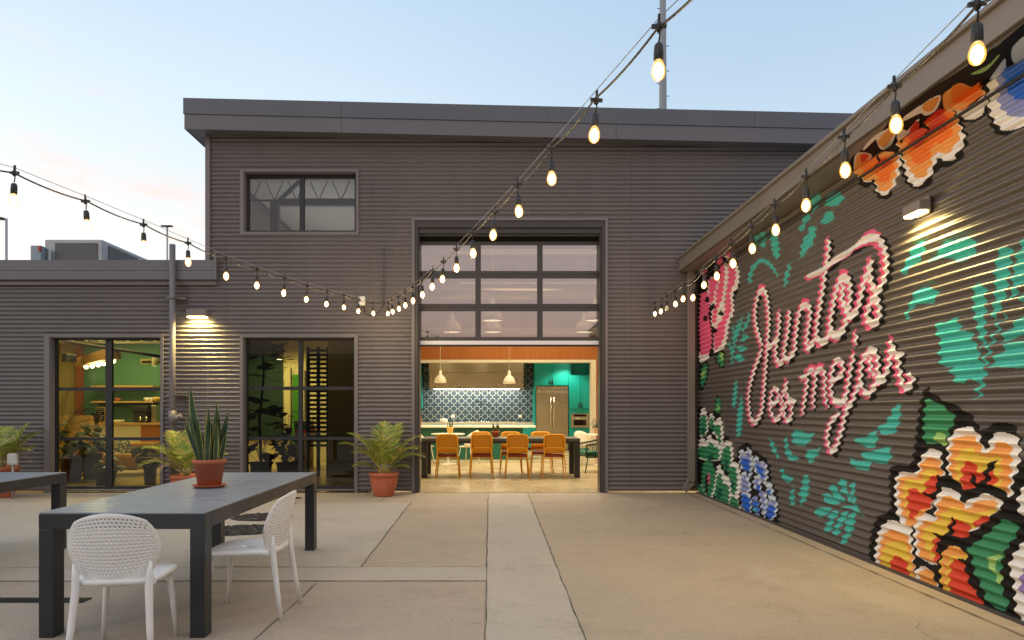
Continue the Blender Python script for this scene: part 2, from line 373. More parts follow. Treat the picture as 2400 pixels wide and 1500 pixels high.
for q in ([(690,600),(715,605),(720,640),(780,665),(770,685),(720,690),(695,640)], [(792,680),(780,720),(785,800),(780,855),(755,830),(755,780),(770,730)], [(885,640),(885,720),(880,780),(855,830),(820,855),(832,810),(818,770),(840,720),(845,660)],
          [(1100,665),(1150,690),(1155,735),(1110,730)], [(1035,708),(1090,735),(1105,790),(1050,775)], [(985,780),(1030,770),(1080,815),(1100,845),(1030,840),(990,810)], [(1060,785),(1130,795),(1150,825),(1110,830)], [(1110,740),(1170,760),(1190,840),(1150,790)],
          [(1190,690),(1220,720),(1205,760),(1225,860),(1205,860),(1180,740)], [(1110,870),(1180,855),(1240,880),(1275,935),(1240,910),(1200,880),(1150,870)], [(935,880),(1000,865),(1050,880),(1010,920),(960,940),(935,915)],
          [(1030,915),(1070,890),(1105,905),(1060,960),(1050,1020),(1010,1045),(1000,1000),(1030,960)], [(1130,900),(1160,900),(1150,950),(1110,1000),(1100,1060),(1060,1070),(1065,1020),(1090,960)], [(1185,905),(1215,920),(1200,1010),(1170,1080),(1130,1130),(1115,1090),(1150,1040),(1140,990)]):
    SG('t', q, B)
# pink blossom in the far top corner
PG('k', [(20,150),(120,60),(420,20),(450,130),(505,320),(520,560),(460,700),(458,860),(390,1000),(375,1180),(345,1290),(230,1355),(170,1390),(80,1470),(-60,1470),(-60,150)], R5)
SG('w', [(400,200),(500,330),(503,540),(440,650),(450,850),(395,980),(372,1150),(335,1280),(230,1335),(212,1280),(230,1000),(340,760),(380,300)], R5)
SG('p', [(400,240),(465,350),(465,500),(405,640),(420,820),(352,1000),(340,1130),(290,1250),(225,1300),(220,1120),(240,1040),(330,900),(345,750),(362,620),(380,480),(385,300)], R5)
SG('w', [(330,270),(375,340),(362,520),(342,700),(322,820),(272,850),(282,920),(262,1000),(230,1050),(188,990),(200,800),(290,450)], R5)
SG('p', [(285,290),(340,310),(338,480),(312,700),(262,810),(250,900),(245,960),(222,990),(195,960),(205,850),(240,760),(240,640),(270,540),(290,450)], R5)
SG('w', [(170,450),(275,490),(245,600),(232,740),(192,790),(150,720),(140,600)], R5); SG('p', [(165,465),(260,490),(225,620),(215,720),(182,755),(160,650)], R5)
SG('w', [(40,1340),(150,1330),(150,1400),(100,1440),(60,1460)], R5)
PG('p', [(60,640),(140,620),(172,720),(150,900),(172,1000),(192,1150),(182,1290),(140,1350),(60,1375),(40,1000)], R5)
for a, b in ((135,710),(115,930),(205,790),(300,870),(222,1070)): SG('k', [(a-32, b), (a, b-30), (a+32, b), (a, b+35)], R5)
PG('p', [(230,120),(300,60),(330,180),(300,300),(250,300)], R5); PG('w', [(310,100),(340,80),(440,50),(470,300),(400,300),(330,180)], R5); PG('p', [(330,70),(420,30),(450,200),(410,260),(360,180)], R5)
PG('w', [(60,200),(130,150),(140,350),(60,430)], R5); PG('p', [(90,220),(125,190),(130,480),(90,480)], R5)
SG('k', [(230,1355),(330,1290),(345,1420),(330,1520),(250,1460)], R5); SG('g', [(250,1370),(300,1330),(335,1400),(325,1500),(290,1480),(262,1440)], R5); SG('G', [(290,1330),(330,1360),(310,1420),(318,1450),(295,1400)], R5)
SG('k', [(40,-20),(120,-40),(125,60),(80,200),(40,210)], R6); SG('g', [(55,20),(105,-30),(110,60),(80,170),(50,180)], R6); SG('G', [(55,60),(90,20),(85,80),(60,110)], R6)
# green and blue flowers low in the far corner
PG('k', [(-30,380),(60,380),(125,440),(170,420),(250,470),(275,640),(330,690),(365,850),(425,890),(450,1100),(455,1500),(-30,1400)], R6)
PG('k', [(400,790),(440,740),(500,715),(560,800),(640,840),(710,930),(720,1060),(780,1200),(800,1400),(770,1600),(400,1600)], R6)
SG('k', [(178,380),(212,262),(248,340),(240,450),(260,480),(190,440)], R6); SG('g', [(182,390),(215,285),(240,340),(235,430),(190,430)], R6); SG('G', [(205,370),(225,370),(218,430),(208,410)], R6)
for c, q in (('w', [(50,430),(85,390),(108,450),(122,560),(105,640),(40,650)]), ('g', [(50,480),(95,460),(107,560),(90,645),(40,640)]),
             ('w', [(130,470),(165,440),(185,520),(220,480),(248,500),(268,650),(245,780),(225,700),(180,650),(135,560)]), ('g', [(135,500),(165,480),(180,560),(230,550),(240,640),(238,750),(200,640),(140,580)]),
             ('w', [(40,690),(80,680),(95,710),(130,640),(170,690),(225,720),(248,850),(220,890),(40,870)]), ('g', [(40,760),(110,760),(140,710),(180,760),(215,760),(225,850),(200,885),(40,860)]),
             ('w', [(248,780),(290,700),(345,730),(358,880),(310,1000),(250,900)]), ('g', [(255,800),(298,750),(330,780),(335,900),(305,1005),(245,900)]),
             ('w', [(330,950),(380,900),(418,960),(434,1120),(405,1280),(435,1330),(405,1345),(330,1200)]), ('g', [(318,980),(365,950),(392,1010),(395,1130),(370,1215),(330,1180)]),
             ('w', [(200,980),(225,925),(265,1000),(298,1040),(332,1090),(335,1260),(290,1300),(200,1100)]), ('g', [(205,1040),(240,1010),(260,1100),(310,1120),(320,1230),(290,1320),(180,1240),(190,1100)]),
             ('w', [(185,1050),(195,1110),(160,1240),(90,1240),(60,1100)]), ('g', [(70,930),(120,880),(150,900),(190,1000),(178,1130),(145,1220),(110,1220),(60,1100)]), ('k', [(95,1040),(115,1040),(115,1200),(95,1200)]), ('p', [(115,1020),(135,1015),(135,1090),(122,1130)]),
             ('g', [(330,1250),(370,1230),(402,1280),(408,1335),(340,1325)]), ('g', [(190,1250),(290,1330),(260,1330),(170,1260)]), ('g', [(20,1130),(60,1120),(90,1230),(60,1260),(10,1200)]),
             ('d', [(280,890),(300,880),(310,960),(285,990)]), ('d', [(150,560),(175,570),(165,620),(150,610)]), ('d', [(205,1180),(240,1150),(250,1230),(215,1250)]), ('d', [(60,580),(90,590),(80,640),(60,630)]), ('d', [(340,1090),(362,1080),(365,1160),(345,1170)]), ('d', [(120,850),(160,830),(180,880),(130,890)]),
             ('s', [(415,820),(438,780),(470,812),(508,762),(542,850),(538,1000),(520,1060),(490,980),(430,960)]), ('l', [(430,840),(470,850),(508,800),(525,880),(520,1020),(490,960),(435,940)]), ('b', [(440,880),(500,880),(512,960),(505,1010),(440,940)]),
             ('s', [(550,880),(578,840),(612,900),(658,900),(688,1000),(672,1110),(630,1090),(555,970)]), ('l', [(562,910),(590,880),(618,930),(655,930),(665,1060),(640,1085),(570,960)]), ('b', [(570,950),(600,930),(640,990),(640,1060),(585,985)]),
             ('s', [(430,1060),(460,990),(500,1040),(527,1150),(500,1200),(430,1190)]), ('l', [(440,1080),(465,1030),(508,1140),(480,1190),(435,1170)]), ('s', [(440,1200),(510,1200),(532,1290),(522,1385),(450,1360)]), ('b', [(440,1215),(500,1225),(522,1290),(508,1380),(450,1340)]),
             ('s', [(550,1080),(578,1030),(622,1080),(625,1165),(668,1200),(684,1300),(650,1440),(620,1300),(600,1190),(555,1140)]), ('l', [(560,1100),(590,1070),(610,1150),(650,1220),(662,1320),(640,1400),(625,1260)]), ('b', [(575,1120),(600,1120),(620,1180),(600,1190)]),
             ('s', [(670,1130),(700,1090),(738,1150),(730,1235),(690,1230)]), ('b', [(682,1170),(720,1180),(712,1222),(690,1215)]),
             ('s', [(690,1280),(740,1228),(778,1290),(772,1380),(742,1445),(690,1440)]), ('l', [(692,1290),(740,1265),(758,1330),(700,1340)]), ('b', [(690,1320),(750,1330),(742,1425),(680,1440)]),
             ('l', [(540,1260),(570,1220),(600,1280),(605,1410),(560,1395)]), ('b', [(545,1290),(590,1290),(598,1380),(560,1380)]), ('t', [(555,1350),(575,1340),(580,1380),(560,1390)])):
    SG(c, q, R6)
# orange flowers, near lower corner
SG('k', [(430,15),(460,50),(520,90),(610,130),(700,190),(750,270),(820,230),(930,235),(985,330),(1010,480),(1250,450),(1300,1500),(900,1700),(100,1250),(95,1040),(100,900),(140,780),(215,740),(212,600),(225,480),(330,480),(355,400),(375,240),(395,100)], C3)
for c, q in (('g', [(430,92),(480,102),(595,190),(562,270),(540,330),(430,352),(412,300),(415,180)]), ('G', [(485,280),(545,310),(535,362),(480,330)]),
    ('w', [(560,320),(620,262),(700,255),(745,320),(757,372),(790,372),(820,295),(900,285),(962,320),(978,400),(962,500),(932,570),(930,650),(900,668),(850,625),(640,622),(560,560),(553,430)]),
    ('o', [(580,340),(620,310),(700,305),(735,345),(762,402),(800,402),(840,345),(900,342),(925,380),(920,560),(900,645),(850,605),(640,605),(570,540),(568,430)]),
    ('y', [(620,400),(700,370),(750,430),(860,430),(862,560),(880,635),(800,605),(630,585),(600,470)]),
    ('r', [(650,462),(700,455),(740,520),(790,500),(830,520),(842,580),(800,600),(740,605),(670,640),(635,600),(635,520)]),
    ('w', [(265,520),(370,520),(390,450),(440,382),(510,400),(520,500),(545,560),(490,620),(460,720),(360,790),(330,870),(300,825),(262,780),(245,640)]),
    ('o', [(280,545),(380,540),(400,460),(450,430),(500,450),(520,540),(470,640),(450,720),(340,840),(288,760),(265,620)]),
    ('y', [(300,570),(400,560),(420,500),(490,520),(480,620),(400,740),(335,785),(300,700)]),
    ('r', [(320,630),(370,610),(410,640),(432,560),(500,535),(500,600),(470,650),(460,710),(380,750),(350,800),(320,740)]),
    ('w', [(140,900),(190,810),(240,800),(330,840),(342,900),(345,1200),(140,1150)]), ('o', [(160,930),(200,860),(260,860),(330,930),(350,1200),(160,1150)]), ('y', [(175,960),(260,920),(325,980),(335,1200),(175,1150)]), ('r', [(225,1020),(290,1015),(325,1100),(300,1200),(215,1150)]),
    ('w', [(480,660),(530,605),(610,630),(650,702),(720,642),(800,640),(872,700),(840,762),(700,862),(560,900),(500,1000),(480,1062),(380,1012),(358,900),(368,800),(430,755),(480,782)]),
    ('o', [(500,690),(560,655),(630,690),(662,732),(740,682),(830,690),(840,730),(680,852),(540,892),(480,1045),(390,1000),(380,860),(420,800),(480,802)]),
    ('y', [(520,760),(600,720),(700,762),(830,730),(790,790),(670,862),(520,902),(480,1005),(440,1000),(408,860),(500,802)]),
    ('r', [(560,812),(610,790),(690,850),(640,915),(570,902)]), ('r', [(735,782),(800,775),(802,812),(705,840)]), ('r', [(480,900),(540,910),(510,962),(490,1062),(465,960)]),
    ('y', [(515,1010),(590,950),(640,968),(665,1030),(650,1200),(600,1400),(520,1200)]), ('o', [(530,975),(590,950),(642,968),(640,1010),(560,1020),(540,1180),(520,1190)]), ('r', [(572,1050),(620,1030),(682,1090),(702,1190),(760,1300),(700,1450),(570,1300)]),
    ('w', [(372,1082),(430,1068),(462,1110),(495,1200),(470,1300),(365,1180)]), ('o', [(390,1102),(440,1090),(480,1150),(480,1300),(390,1200)]),
    ('g', [(658,940),(720,880),(800,860),(850,800),(920,800),(967,860),(900,960),(870,1050),(872,1200),(912,1300),(860,1330),(790,1280),(750,1180),(710,1100),(690,1000)]), ('G', [(780,1035),(840,1000),(865,1020),(822,1060),(862,1110),(872,1170),(850,1160),(820,1100)]),
    ('w', [(975,640),(1060,540),(1200,500),(1200,800),(1000,782),(968,700)]), ('w', [(970,960),(1060,880),(1250,900),(1250,1500),(985,1385),(948,1250),(938,1150),(915,1080),(930,1020)]), ('v', [(990,1100),(1070,1060),(1150,1150),(1100,1250),(985,1230)])):
    SG(c, q, C3)
for q, wd in (([(840,455,.4),(790,500),(780,560),(740,615)], .028), ([(688,528,.4),(712,580),(732,612)], .028), ([(500,575),(570,562),(640,640),(700,640),(780,610),(860,645),(905,690)], .034), ([(500,540,.5),(515,575),(470,660),(420,640,.5)], .025), ([(590,788,.5),(570,860),(540,910),(478,880,.6)], .028), ([(500,960),(580,915),(660,930),(800,825),(850,770)], .036), ([(625,1030,.3),(665,1060),(700,1180)], .03)):
    stroke('k', [(*C3([q2[:2]])[0], *q2[2:]) for q2 in q], wd)
# orange flowers under the eave, near top
SG('k', [(20,1130),(60,1200),(110,1280),(130,1340),(200,1360),(240,1330),(250,1400),(300,1450),(370,1440),(410,1350),(430,1290),(460,1200),(480,1240),(520,1330),(600,1370),(690,1350),(740,1280),(790,1190),(900,1180),(985,1090),(1030,960),(1010,870),(990,810),(1080,810),(1180,760),(1190,700),(1215,800),(1250,890),(1320,920),(1420,890),(1700,700),(1700,100),(1100,400),(600,800)], C7)
for c, q in (('w', [(100,1215),(300,1130),(440,1080),(472,1120),(440,1270),(382,1390),(330,1422),(270,1390),(258,1320),(240,1280),(190,1312),(120,1270)]), ('o', [(70,1215),(90,1100),(420,1060),(422,1260),(362,1370),(290,1380),(250,1290),(190,1300),(128,1270)]),
    ('O', [(150,1220),(160,1120),(280,1100),(400,1110),(400,1230),(330,1312),(280,1290),(260,1230),(190,1240)]), ('r', [(280,1130),(380,1110),(350,1170),(300,1190)]), ('r', [(120,1150),(120,1070),(220,1090),(200,1130)]),
    ('w', [(430,970),(440,860),(700,700),(880,700),(972,850),(1002,970),(942,1060),(920,1120),(840,1132),(770,1110),(742,1200),(682,1300),(610,1347),(540,1310),(500,1200),(478,1080)]), ('o', [(440,970),(450,860),(700,700),(880,690),(962,860),(930,1000),(850,1072),(760,1060),(690,1240),(600,1272),(540,1200),(490,1100)]),
    ('O', [(520,1010),(500,860),(700,720),(870,710),(905,860),(822,990),(740,980),(700,1120),(600,1162),(530,1060)]), ('r', [(540,960),(540,850),(600,790),(700,840),(760,740),(830,720),(842,850),(780,880),(670,950),(600,1032),(550,1000)]),
    ('w', [(840,700),(860,560),(1150,560),(1182,690),(1080,782),(980,772),(915,710)]), ('o', [(860,690),(850,560),(1000,480),(1165,545),(1120,610),(1040,692),(960,710)]), ('O', [(900,640),(880,560),(980,480),(1140,500),(1150,550),(1080,620),(980,650)]),
    ('w', [(1200,590),(1215,450),(1330,280),(1600,100),(1700,600),(1560,800),(1370,877),(1290,850),(1220,740)]), ('l', [(1270,520),(1330,330),(1600,200),(1600,690),(1400,762),(1290,660),(1290,580)]), ('b', [(1340,480),(1330,380),(1450,320),(1600,280),(1600,560),(1440,622),(1380,570),(1340,520)])):
    SG(c, q, C7)
for q in ([(480,970),(540,880),(560,800)], [(620,850),(680,840),(690,900)], [(130,1160),(150,1090)], [(270,1180),(285,1090)], [(1050,665),(1140,600)]): stroke('k', C7(q), .016)
# lettering
LET = {
 'J': [(1785,806),(1778,785),(1772,762),(1770,735),(1772,712),(1778,690),(1785,679),(1793,683),(1798,700),(1801,730),(1802,760),(1800,790),(1798,815),(1797,835),(1795,860),(1793,885),(1791,915),(1788,945),(1786,962),(1778,980),(1769,991),(1760,980),(1756,955),(1755,925),(1759,900),(1765,878),(1771,858),(1779,838),(1784,822)],
 'u1': [(1800,816),(1808,808),(1819,798)],
 'u2': [(1826,737),(1827,753),(1825,773),(1823,793),(1820,807),(1818,820),(1819,835),(1822,846),(1827,853),(1833,847),(1838,836)],
 'n1': [(1849,732),(1850,747),(1848,767),(1845,787),(1841,807),(1838,827),(1840,836),(1846,843),(1852,838),(1858,830),(1864,817),(1864,800),(1866,787),(1868,767),(1871,747),(1874,731),(1880,719),(1889,714),(1897,720),(1899,733),(1897,751),(1894,773),(1891,793),(1892,810),(1896,818),(1902,808),(1908,797)],
 't': [(1941,568),(1943,580),(1940,597),(1939,613),(1934,630),(1932,650),(1930,668),(1927,688),(1923,710),(1920,730),(1916,752),(1914,775),(1916,795),(1925,802,1.25),(1935,797,1.25),(1943,786)],
 'o1': [(1945,766),(1947,747),(1951,727),(1954,708),(1958,690),(1963,670),(1971,655,1.2),(1980,650,1.4),(1989,660,1.2),(1992,675),(1993,690),(1991,705),(1989,722),(1987,737),(1983,752),(1978,768),(1970,782,1.3),(1960,786,1.5),(1950,780,1.2),(1945,766)],
 'o2': [(1974,672),(1975,683),(1973,700),(1978,715),(1985,730),(1992,741,1.2),(2000,739,1.2),(2006,731),(2010,722),(2014,710),(2018,692),(2022,672),(2028,653),(2034,637),(2041,618,1.2)],
 's': [(2039,620,1.3),(2039,640),(2041,657),(2046,675),(2053,689,1.2),(2056,705),(2060,722),(2060,742),(2052,755,1.2),(2041,758,1.2),(2032,746),(2034,728),(2040,711),(2049,697),(2060,680,.9),(2068,664),(2075,645),(2077,628),(2077,610),(2075,594),(2070,577),(2061,563),(2048,557,1.2),(2028,563,1.1),(2008,575,.8),(1990,588),(1970,601,.9),(1953,614,.9),(1936,626),(1918,637),(1895,647,.8)],
 'ac': [(2005,787),(2007,797),(2004,805,.7)],
 'e1': [(1805,945),(1814,945,1.2),(1822,940,1.2),(1825,930),(1824,918),(1818,909),(1811,915),(1807,932),(1805,948),(1807,964),(1812,977),(1820,984,1.2),(1827,977),(1831,967),(1833,953),(1833,937),(1836,924),(1839,912),(1844,898,1.1)],
 's1': [(1844,900,1.1),(1843,914,.9),(1846,927,.9),(1850,937),(1853,948),(1856,960),(1855,976),(1848,986,1.2),(1840,977),(1838,961),(1842,947),(1849,937,1.2),(1857,938,1.2),(1863,943)],
 'm1': [(1879,885),(1888,883),(1892,895),(1889,920),(1885,945),(1881,970,.7)],
 'm2': [(1888,884),(1900,868),(1909,870),(1912,885),(1910,905),(1907,930),(1907,954,.7)],
 'm3': [(1912,876),(1922,864),(1930,869),(1934,885),(1933,905),(1934,925),(1940,952,.7)],
 'e2': [(1949,892,1.1),(1960,888),(1973,878),(1976,860),(1970,844,1.1),(1959,847),(1951,868),(1948,892),(1948,918),(1955,937,1.2),(1968,944,1.5),(1981,934,1.2),(1987,908),(1991,882),(1996,856),(2001,834,.9)],
 'j': [(1978,940,1.2),(1986,958,1.1),(1979,978),(1975,1001),(1967,1027),(1960,1048,1.1),(1951,1058,1.2),(1943,1046),(1939,1025),(1943,1003),(1950,986),(1964,972,1.1)],
 'o3': [(1984,960),(1993,948),(1999,937),(2005,920),(2013,903),(2017,888,1.1),(2018,866),(2023,843),(2035,824,1.2),(2047,821,1.4),(2056,838),(2058,858),(2057,876),(2062,886,1.2),(2070,884,1.2),(2075,877),(2083,860),(2085,845),(2086,828),(2090,808)],
 'o4': [(2036,830),(2041,852),(2040,866),(2046,876)],
 'o5': [(2020,903),(2026,918),(2036,924,1.2),(2046,912),(2055,895,1.3),(2068,890,1.5),(2074,882)],
 'r': [(2089,803),(2092,820,1.2),(2103,832,1.2),(2106,845),(2106,860),(2110,879),(2114,898),(2122,910,1.1),(2132,904,1.1),(2139,888),(2131,877,.8)],
 'r2': [(2100,830),(2113,831,.9)],
}
HW = .039
def hw(k): return .033 if k == 'J' else .031 if k in ('u1', 'u2', 'n1') else .031 if k in ('t', 'o1', 'o2', 's') else .025
for k, q in LET.items(): stroke('k', q, hw(k)*1.3, du=-2.0*hw(k), dz=-.026)
for k, q in LET.items(): stroke('p', q, hw(k)*1.18, du=1.75*hw(k), dz=-.012)
for k in ('J', 'n1', 'u2', 'o1', 'o2', 's', 't', 'e1', 's1', 'e2', 'o3', 'm2', 'm3', 'r', 'ac'):   # pink peeks out at tops
    q = LET[k]; top = min(range(len(q)), key=lambda i: q[i][1]); stroke('p', q[max(0, top-1):top+2] if len(q[max(0, top-1):top+2]) > 1 else q[:2], hw(k)*1.0, du=.02, dz=.045)
for k, q in LET.items(): stroke('w', q, hw(k))
MATK = ['0', 'k', 'w', 'p', 't', 'r', 'o', 'O', 'y', 'g', 'G', 'b', 'l', 's', 'v', 'd']
def rect(x0, z0, x1, z1): return [(x0, z0), (x1, z0), (x1, z1), (x0, z1)]
# ---------------------------------------------------------------- ground
g = MB().quad([(-80, -60, 0), (80, -60, 0), (80, 120, 0), (-80, 120, 0)]).build('courtyard_ground', M['concrete_warm']); tag(g, kind='structure')
g = MB(); g.quad([(-.03, -2, .004), (.55, -2, .004), (.60, 11.48, .004), (-.04, 11.48, .004)])
g.quad([(-14, 5.56, .004), (-.031, 5.58, .004), (-.031, 6.06, .004), (-14, 6.02, .004)])
tag(g.build('concrete_strip', M['concrete_grey']), kind='structure')
g = MB(); g.quad([(-14, 6.03, .0035), (-1.12, 6.07, .0035), (-1.17, 10.3, .0035), (-14, 10.3, .0035)])
tag(g.build('concrete_slab', M['concrete_grey']), kind='structure')
g = MB(); g.quad([(-14, -2, .0035), (-.04, -2, .0035), (-.04, 5.55, .0035), (-14, 5.53, .0035)])
tag(g.build('concrete_slab', M['concrete_pink']), kind='structure')
mat('joint_dark', (.10, .08, .062), .9)
jm = MB()
def joint(a, b, w, wob=.004, seg=.12):
    a = Vector((*a, 0)); b = Vector((*b, 0)); n = max(2, int((b-a).length/seg)); d = (b-a).normalized(); s = Vector((-d.y, d.x, 0)); L_ = []; R_ = []
    for i in range(n+1):
        p = a.lerp(b, i/n)+s*random.uniform(-wob, wob); ww = w*random.uniform(.35, 1.3)/2
        L_.append(p-s*ww); R_.append(p+s*ww)
    for i in range(n):
        q = [L_[i], R_[i], R_[i+1], L_[i+1]]; jm.quad([(v.x, v.y, .0075) for v in q])
joint((-.03, 3), (-.031, 5.58), .008); joint((-.035, 6.06), (-.04, 11.4), .010); joint((.55, 2.5), (.60, 11.4), .009, .004)
joint((-12, 5.57), (-.03, 5.57), .007, .006); joint((-2.4, 6.07), (-.03, 6.06), .008); joint((-1.12, 6.07), (-1.17, 10.3), .008, .006)
joint((-12, 10.3), (-1.17, 10.3), .005); joint((-1.41, 3), (-1.36, 5.5), .008, .004); joint((.6, 9.4), (3.2, 9.5), .005); joint((-1.62, 10.3), (-1.66, 11.4), .008)
joint((3.19, 2), (3.19, 11.4), .012, .001); joint((-6, 7.9), (-3.2, 8.0), .004, .02)
for k in range(34):   # hairline cracks
    x, y = random.uniform(-5, 3), random.uniform(3.5, 11); a = random.uniform(0, pi)
    for j in range(random.randint(1, 3)):
        x2, y2 = x+cos(a)*.16, y+sin(a)*.16; joint((x, y), (x2, y2), .003, .002, .06); x, y = x2, y2; a += random.uniform(-.7, .7)
tag(jm.build('pavement_joints', M['joint_dark']), kind='structure')
mat('stain', (.21, .155, .10), .8, noise=(5, .3))
# ---------------------------------------------------------------- main building
bld = thing('corrugated_building', 'tall dark grey corrugated metal building with glazed overhead door standing open', 'building', (-.6, YF, 0))
S = F/YF
lw = lambda x0, y0, x1, y1: rect(X(x0), Z(y1), X(x1), Z(y0))   # a rectangle measured on the facade plane
W1 = rect(X(118), .04, X(378), Z(790)); W2 = rect(X(570), .04, X(832), Z(790)); W3 = lw(572, 403, 836, 545); DR = rect(X(972), 0, X(1418), Z(517))
ffn = lambda u, z, d: (u, YF-d, z); fnn = lambda dd: Vector((0, -1, -dd)).normalized()
XL = X(487)
wt = lambda x: 5.84-.0232*(x+4.887)
main = corrugate([(XL, .03), (9, .03), (9, wt(9)+.02), (XL, wt(XL)+.02)], [W2, W3, DR], [], ffn, fnn, .03, 5.9, per=12, amp=.0145)
tag(main.build('wall', [M['metal_siding']], bld))
b = MB()
for z in [i*PITCH*7+PITCH*.5+.036 for i in range(1, 11)]:
    for x in [XL+.35+i*.72 for i in range(18)]:
        if any(h[0][0]-.1 < x < h[1][0]+.1 and h[0][1]-.1 < z < h[2][1]+.1 for h in (W2, W3, DR)): continue
        b.box((x-.006, YF-.020, z-.006), (x+.006, YF-.008, z+.006))
b.build('screw_heads', M['black_metal'], bld)['kind'] = 'stuff'
mat('lap_line', (.07, .063, .065), .5)
for xl, za_, zb_ in ((X(868), Z(700), 5.6), (X(1480), .05, 5.6), (X(1250), Z(505), 5.6), (X(530), .05, Z(560))):
    corrugate(rect(xl, za_, xl+.0035, zb_), [], [], lambda u, z, d: (u, YF-d-.0018, z), fnn, za_, zb_, per=8, amp=.0145).build('sheet_lap', M['lap_line'], bld)
b = MB(); b.box((XL-.03, YF-.035, 3.786), (XL+.045, YF+.05, 5.85)); b.build('corner_trim', M['trim'], bld)
b = MB(); b.box((XL, YF+.02, 3.73), (XL+.02, 27, 5.75)); b.box((XL, 27, 0), (9, 27.1, 5.4)); b.box((9, YF, 0), (9.1, 27, 5.4)); b.build('side_wall', M['metal_siding'], bld)
YR = 11.23
def slope_box(mb, x0, x1, y0, y1, za, zb, mi=0):
    d = lambda x: -.0232*(x+4.887)
    mb.hexa([(x0, y0, za+d(x0)), (x1, y0, za+d(x1)), (x1, y1, za+d(x1)), (x0, y1, za+d(x0)), (x0, y0, zb+d(x0)), (x1, y0, zb+d(x1)), (x1, y1, zb+d(x1)), (x0, y1, zb+d(x0))], mi)
b = MB(); slope_box(b, -4.86, 9, YR+.03, 27.3, 5.845, 6.30); b.build('roof', M['fascia_lower'], bld)
b = MB(); slope_box(b, -4.887, 9.05, YR, YR+.028, 5.838, 6.072); slope_box(b, -4.887, -4.862, YR+.029, 27.3, 5.838, 6.072); fl = b.build('fascia', M['fascia_lower'], bld)
b = MB()
for x0, x1 in ((-4.90, -2.386), (-2.382, .9), (.904, 4.2), (4.204, 9.05)): slope_box(b, x0, x1, YR-.014, YR+.03, 6.077, 6.328)
slope_box(b, -4.90, -4.86, YR+.03, 27.3, 6.077, 6.328); b.build('fascia', M['fascia'], bld)  # the cooler light on this tilted upper band is put into its colour
for q in (-2.386, 2.0):
    b = MB(); slope_box(b, q, q+.004, YR-.003, YR-.0005, 5.84, 6.07); b.build('seam', M['black_metal'], bld)
# ---------------------------------------------------------------- low wing
wing = thing('low_building_wing', 'single storey grey corrugated wing left of the tall building, with a lit six-pane window', 'building', (-7.5, YF, 0))
corrugate([(-12, .03), (XL-.001, .03), (XL-.001, 3.47), (-12, 3.47)], [W1], [], ffn, fnn, .03, 3.47, per=12, amp=.0145).build('wall', [M['metal_siding']], wing)
yw = YF-.10; f = lambda py: Z(py, yw)
b = MB().box((-12, yw, f(633.5)), (X(502, yw), 11.47, f(609))); b.build('fascia', M['fascia_lower'], wing)
b = MB().box((-12, yw-.006, f(655)), (X(502, yw), 11.46, f(633.5)-.006)); b.build('fascia', M['fascia_lower'], wing)
b = MB().box((-12, yw+.055, f(666)), (X(504, yw), 11.46, f(655)-.004)); b.build('trim_band', M['trim'], wing)
b = MB().box((X(502, yw), yw-.02, f(655)), (X(507, yw), 11.46, f(592))); b.build('end_cap', M['trim'], wing)
b = MB().box((-12, 11.48, 3.6), (XL-.01, 27, 3.72)); b.build('roof', M['roof_membrane'], wing)
# ---------------------------------------------------------------- windows
def window(parent, R, trim, cols, rows, fr, gl, z_trim0=0.0, dep=.10):
    (x0, z0), _, (x1, z1), _ = R
    tx0, tx1, tz1, tz0 = trim
    f = MB(); y0, y1 = YF+dep, YF+dep+.06; t = .030
    for c in cols: f.box((c[0], y0, z0), (c[1], y1, z1))
    for r in rows: f.box((x0, y0+.004, r[0]), (x1, y1-.004, r[1]))
    fr_o = f.build('window', fr, parent)
    r = MB(); e = .002   # jambs and head of the recess
    r.box((x0, YF-.012, z0), (x0+.012, y1, z1)); r.box((x1-.012, YF-.012, z0), (x1, y1, z1)); r.box((x0+.012, YF-.012, z1-.012), (x1-.012, y1, z1)); r.box((x0+.012, YF-.010, z0), (x1-.012, y1, z0+.012))
    r.build('reveal', M['trim'], fr_o)
    g = MB().box((x0+.012, y0+.025, z0+.012), (x1-.012, y0+.031, z1-.012)); g.build('glass', gl, fr_o)
    tr = MB(); tr.box((tx0, YF-.028, tz0), (x0, YF-.001, tz1)); tr.box((x1, YF-.028, tz0), (tx1, YF-.001, tz1)); tr.box((x0, YF-.028, z1), (x1, YF-.001, tz1))
    if tz0 > .5: tr.box((x0, YF-.028, tz0), (x1, YF-.001, z0))
    tr.build('window_trim', M['trim'], fr_o)
    return fr_o
yy = YF+.1; xx = lambda p: X(p, yy); zz_ = lambda p: Z(p, yy)
def rows(*ps): return [(zz_(b), zz_(a)) for a, b in ps]
window(wing, W1, (X(105), X(384), Z(783), 0), [(xx(119), xx(133)), (xx(247), xx(262)), (xx(375), xx(383))], [(zz_(797), W1[2][1]), *rows((908, 916), (1025, 1032), (1140, 1148)), (0.04, .05)], M['window_frame'], M['window_glass'])
window(bld, W2, (X(563), X(839), Z(784), 0), [(xx(571), xx(580)), (xx(699), xx(709)), (xx(829), xx(834))], [(zz_(798), W2[2][1]), *rows((906, 914), (1024, 1031), (1139, 1148)), (.04, .05)], M['window_frame'], M['dimmed_glass'])
window(bld, W3, (X(563), X(841), Z(398), Z(551)), [(xx(574), xx(584)), (xx(702), xx(713)), (xx(831), xx(838))], rows((404, 418), (540, 546)), M['window_frame'], M['upper_glass'])
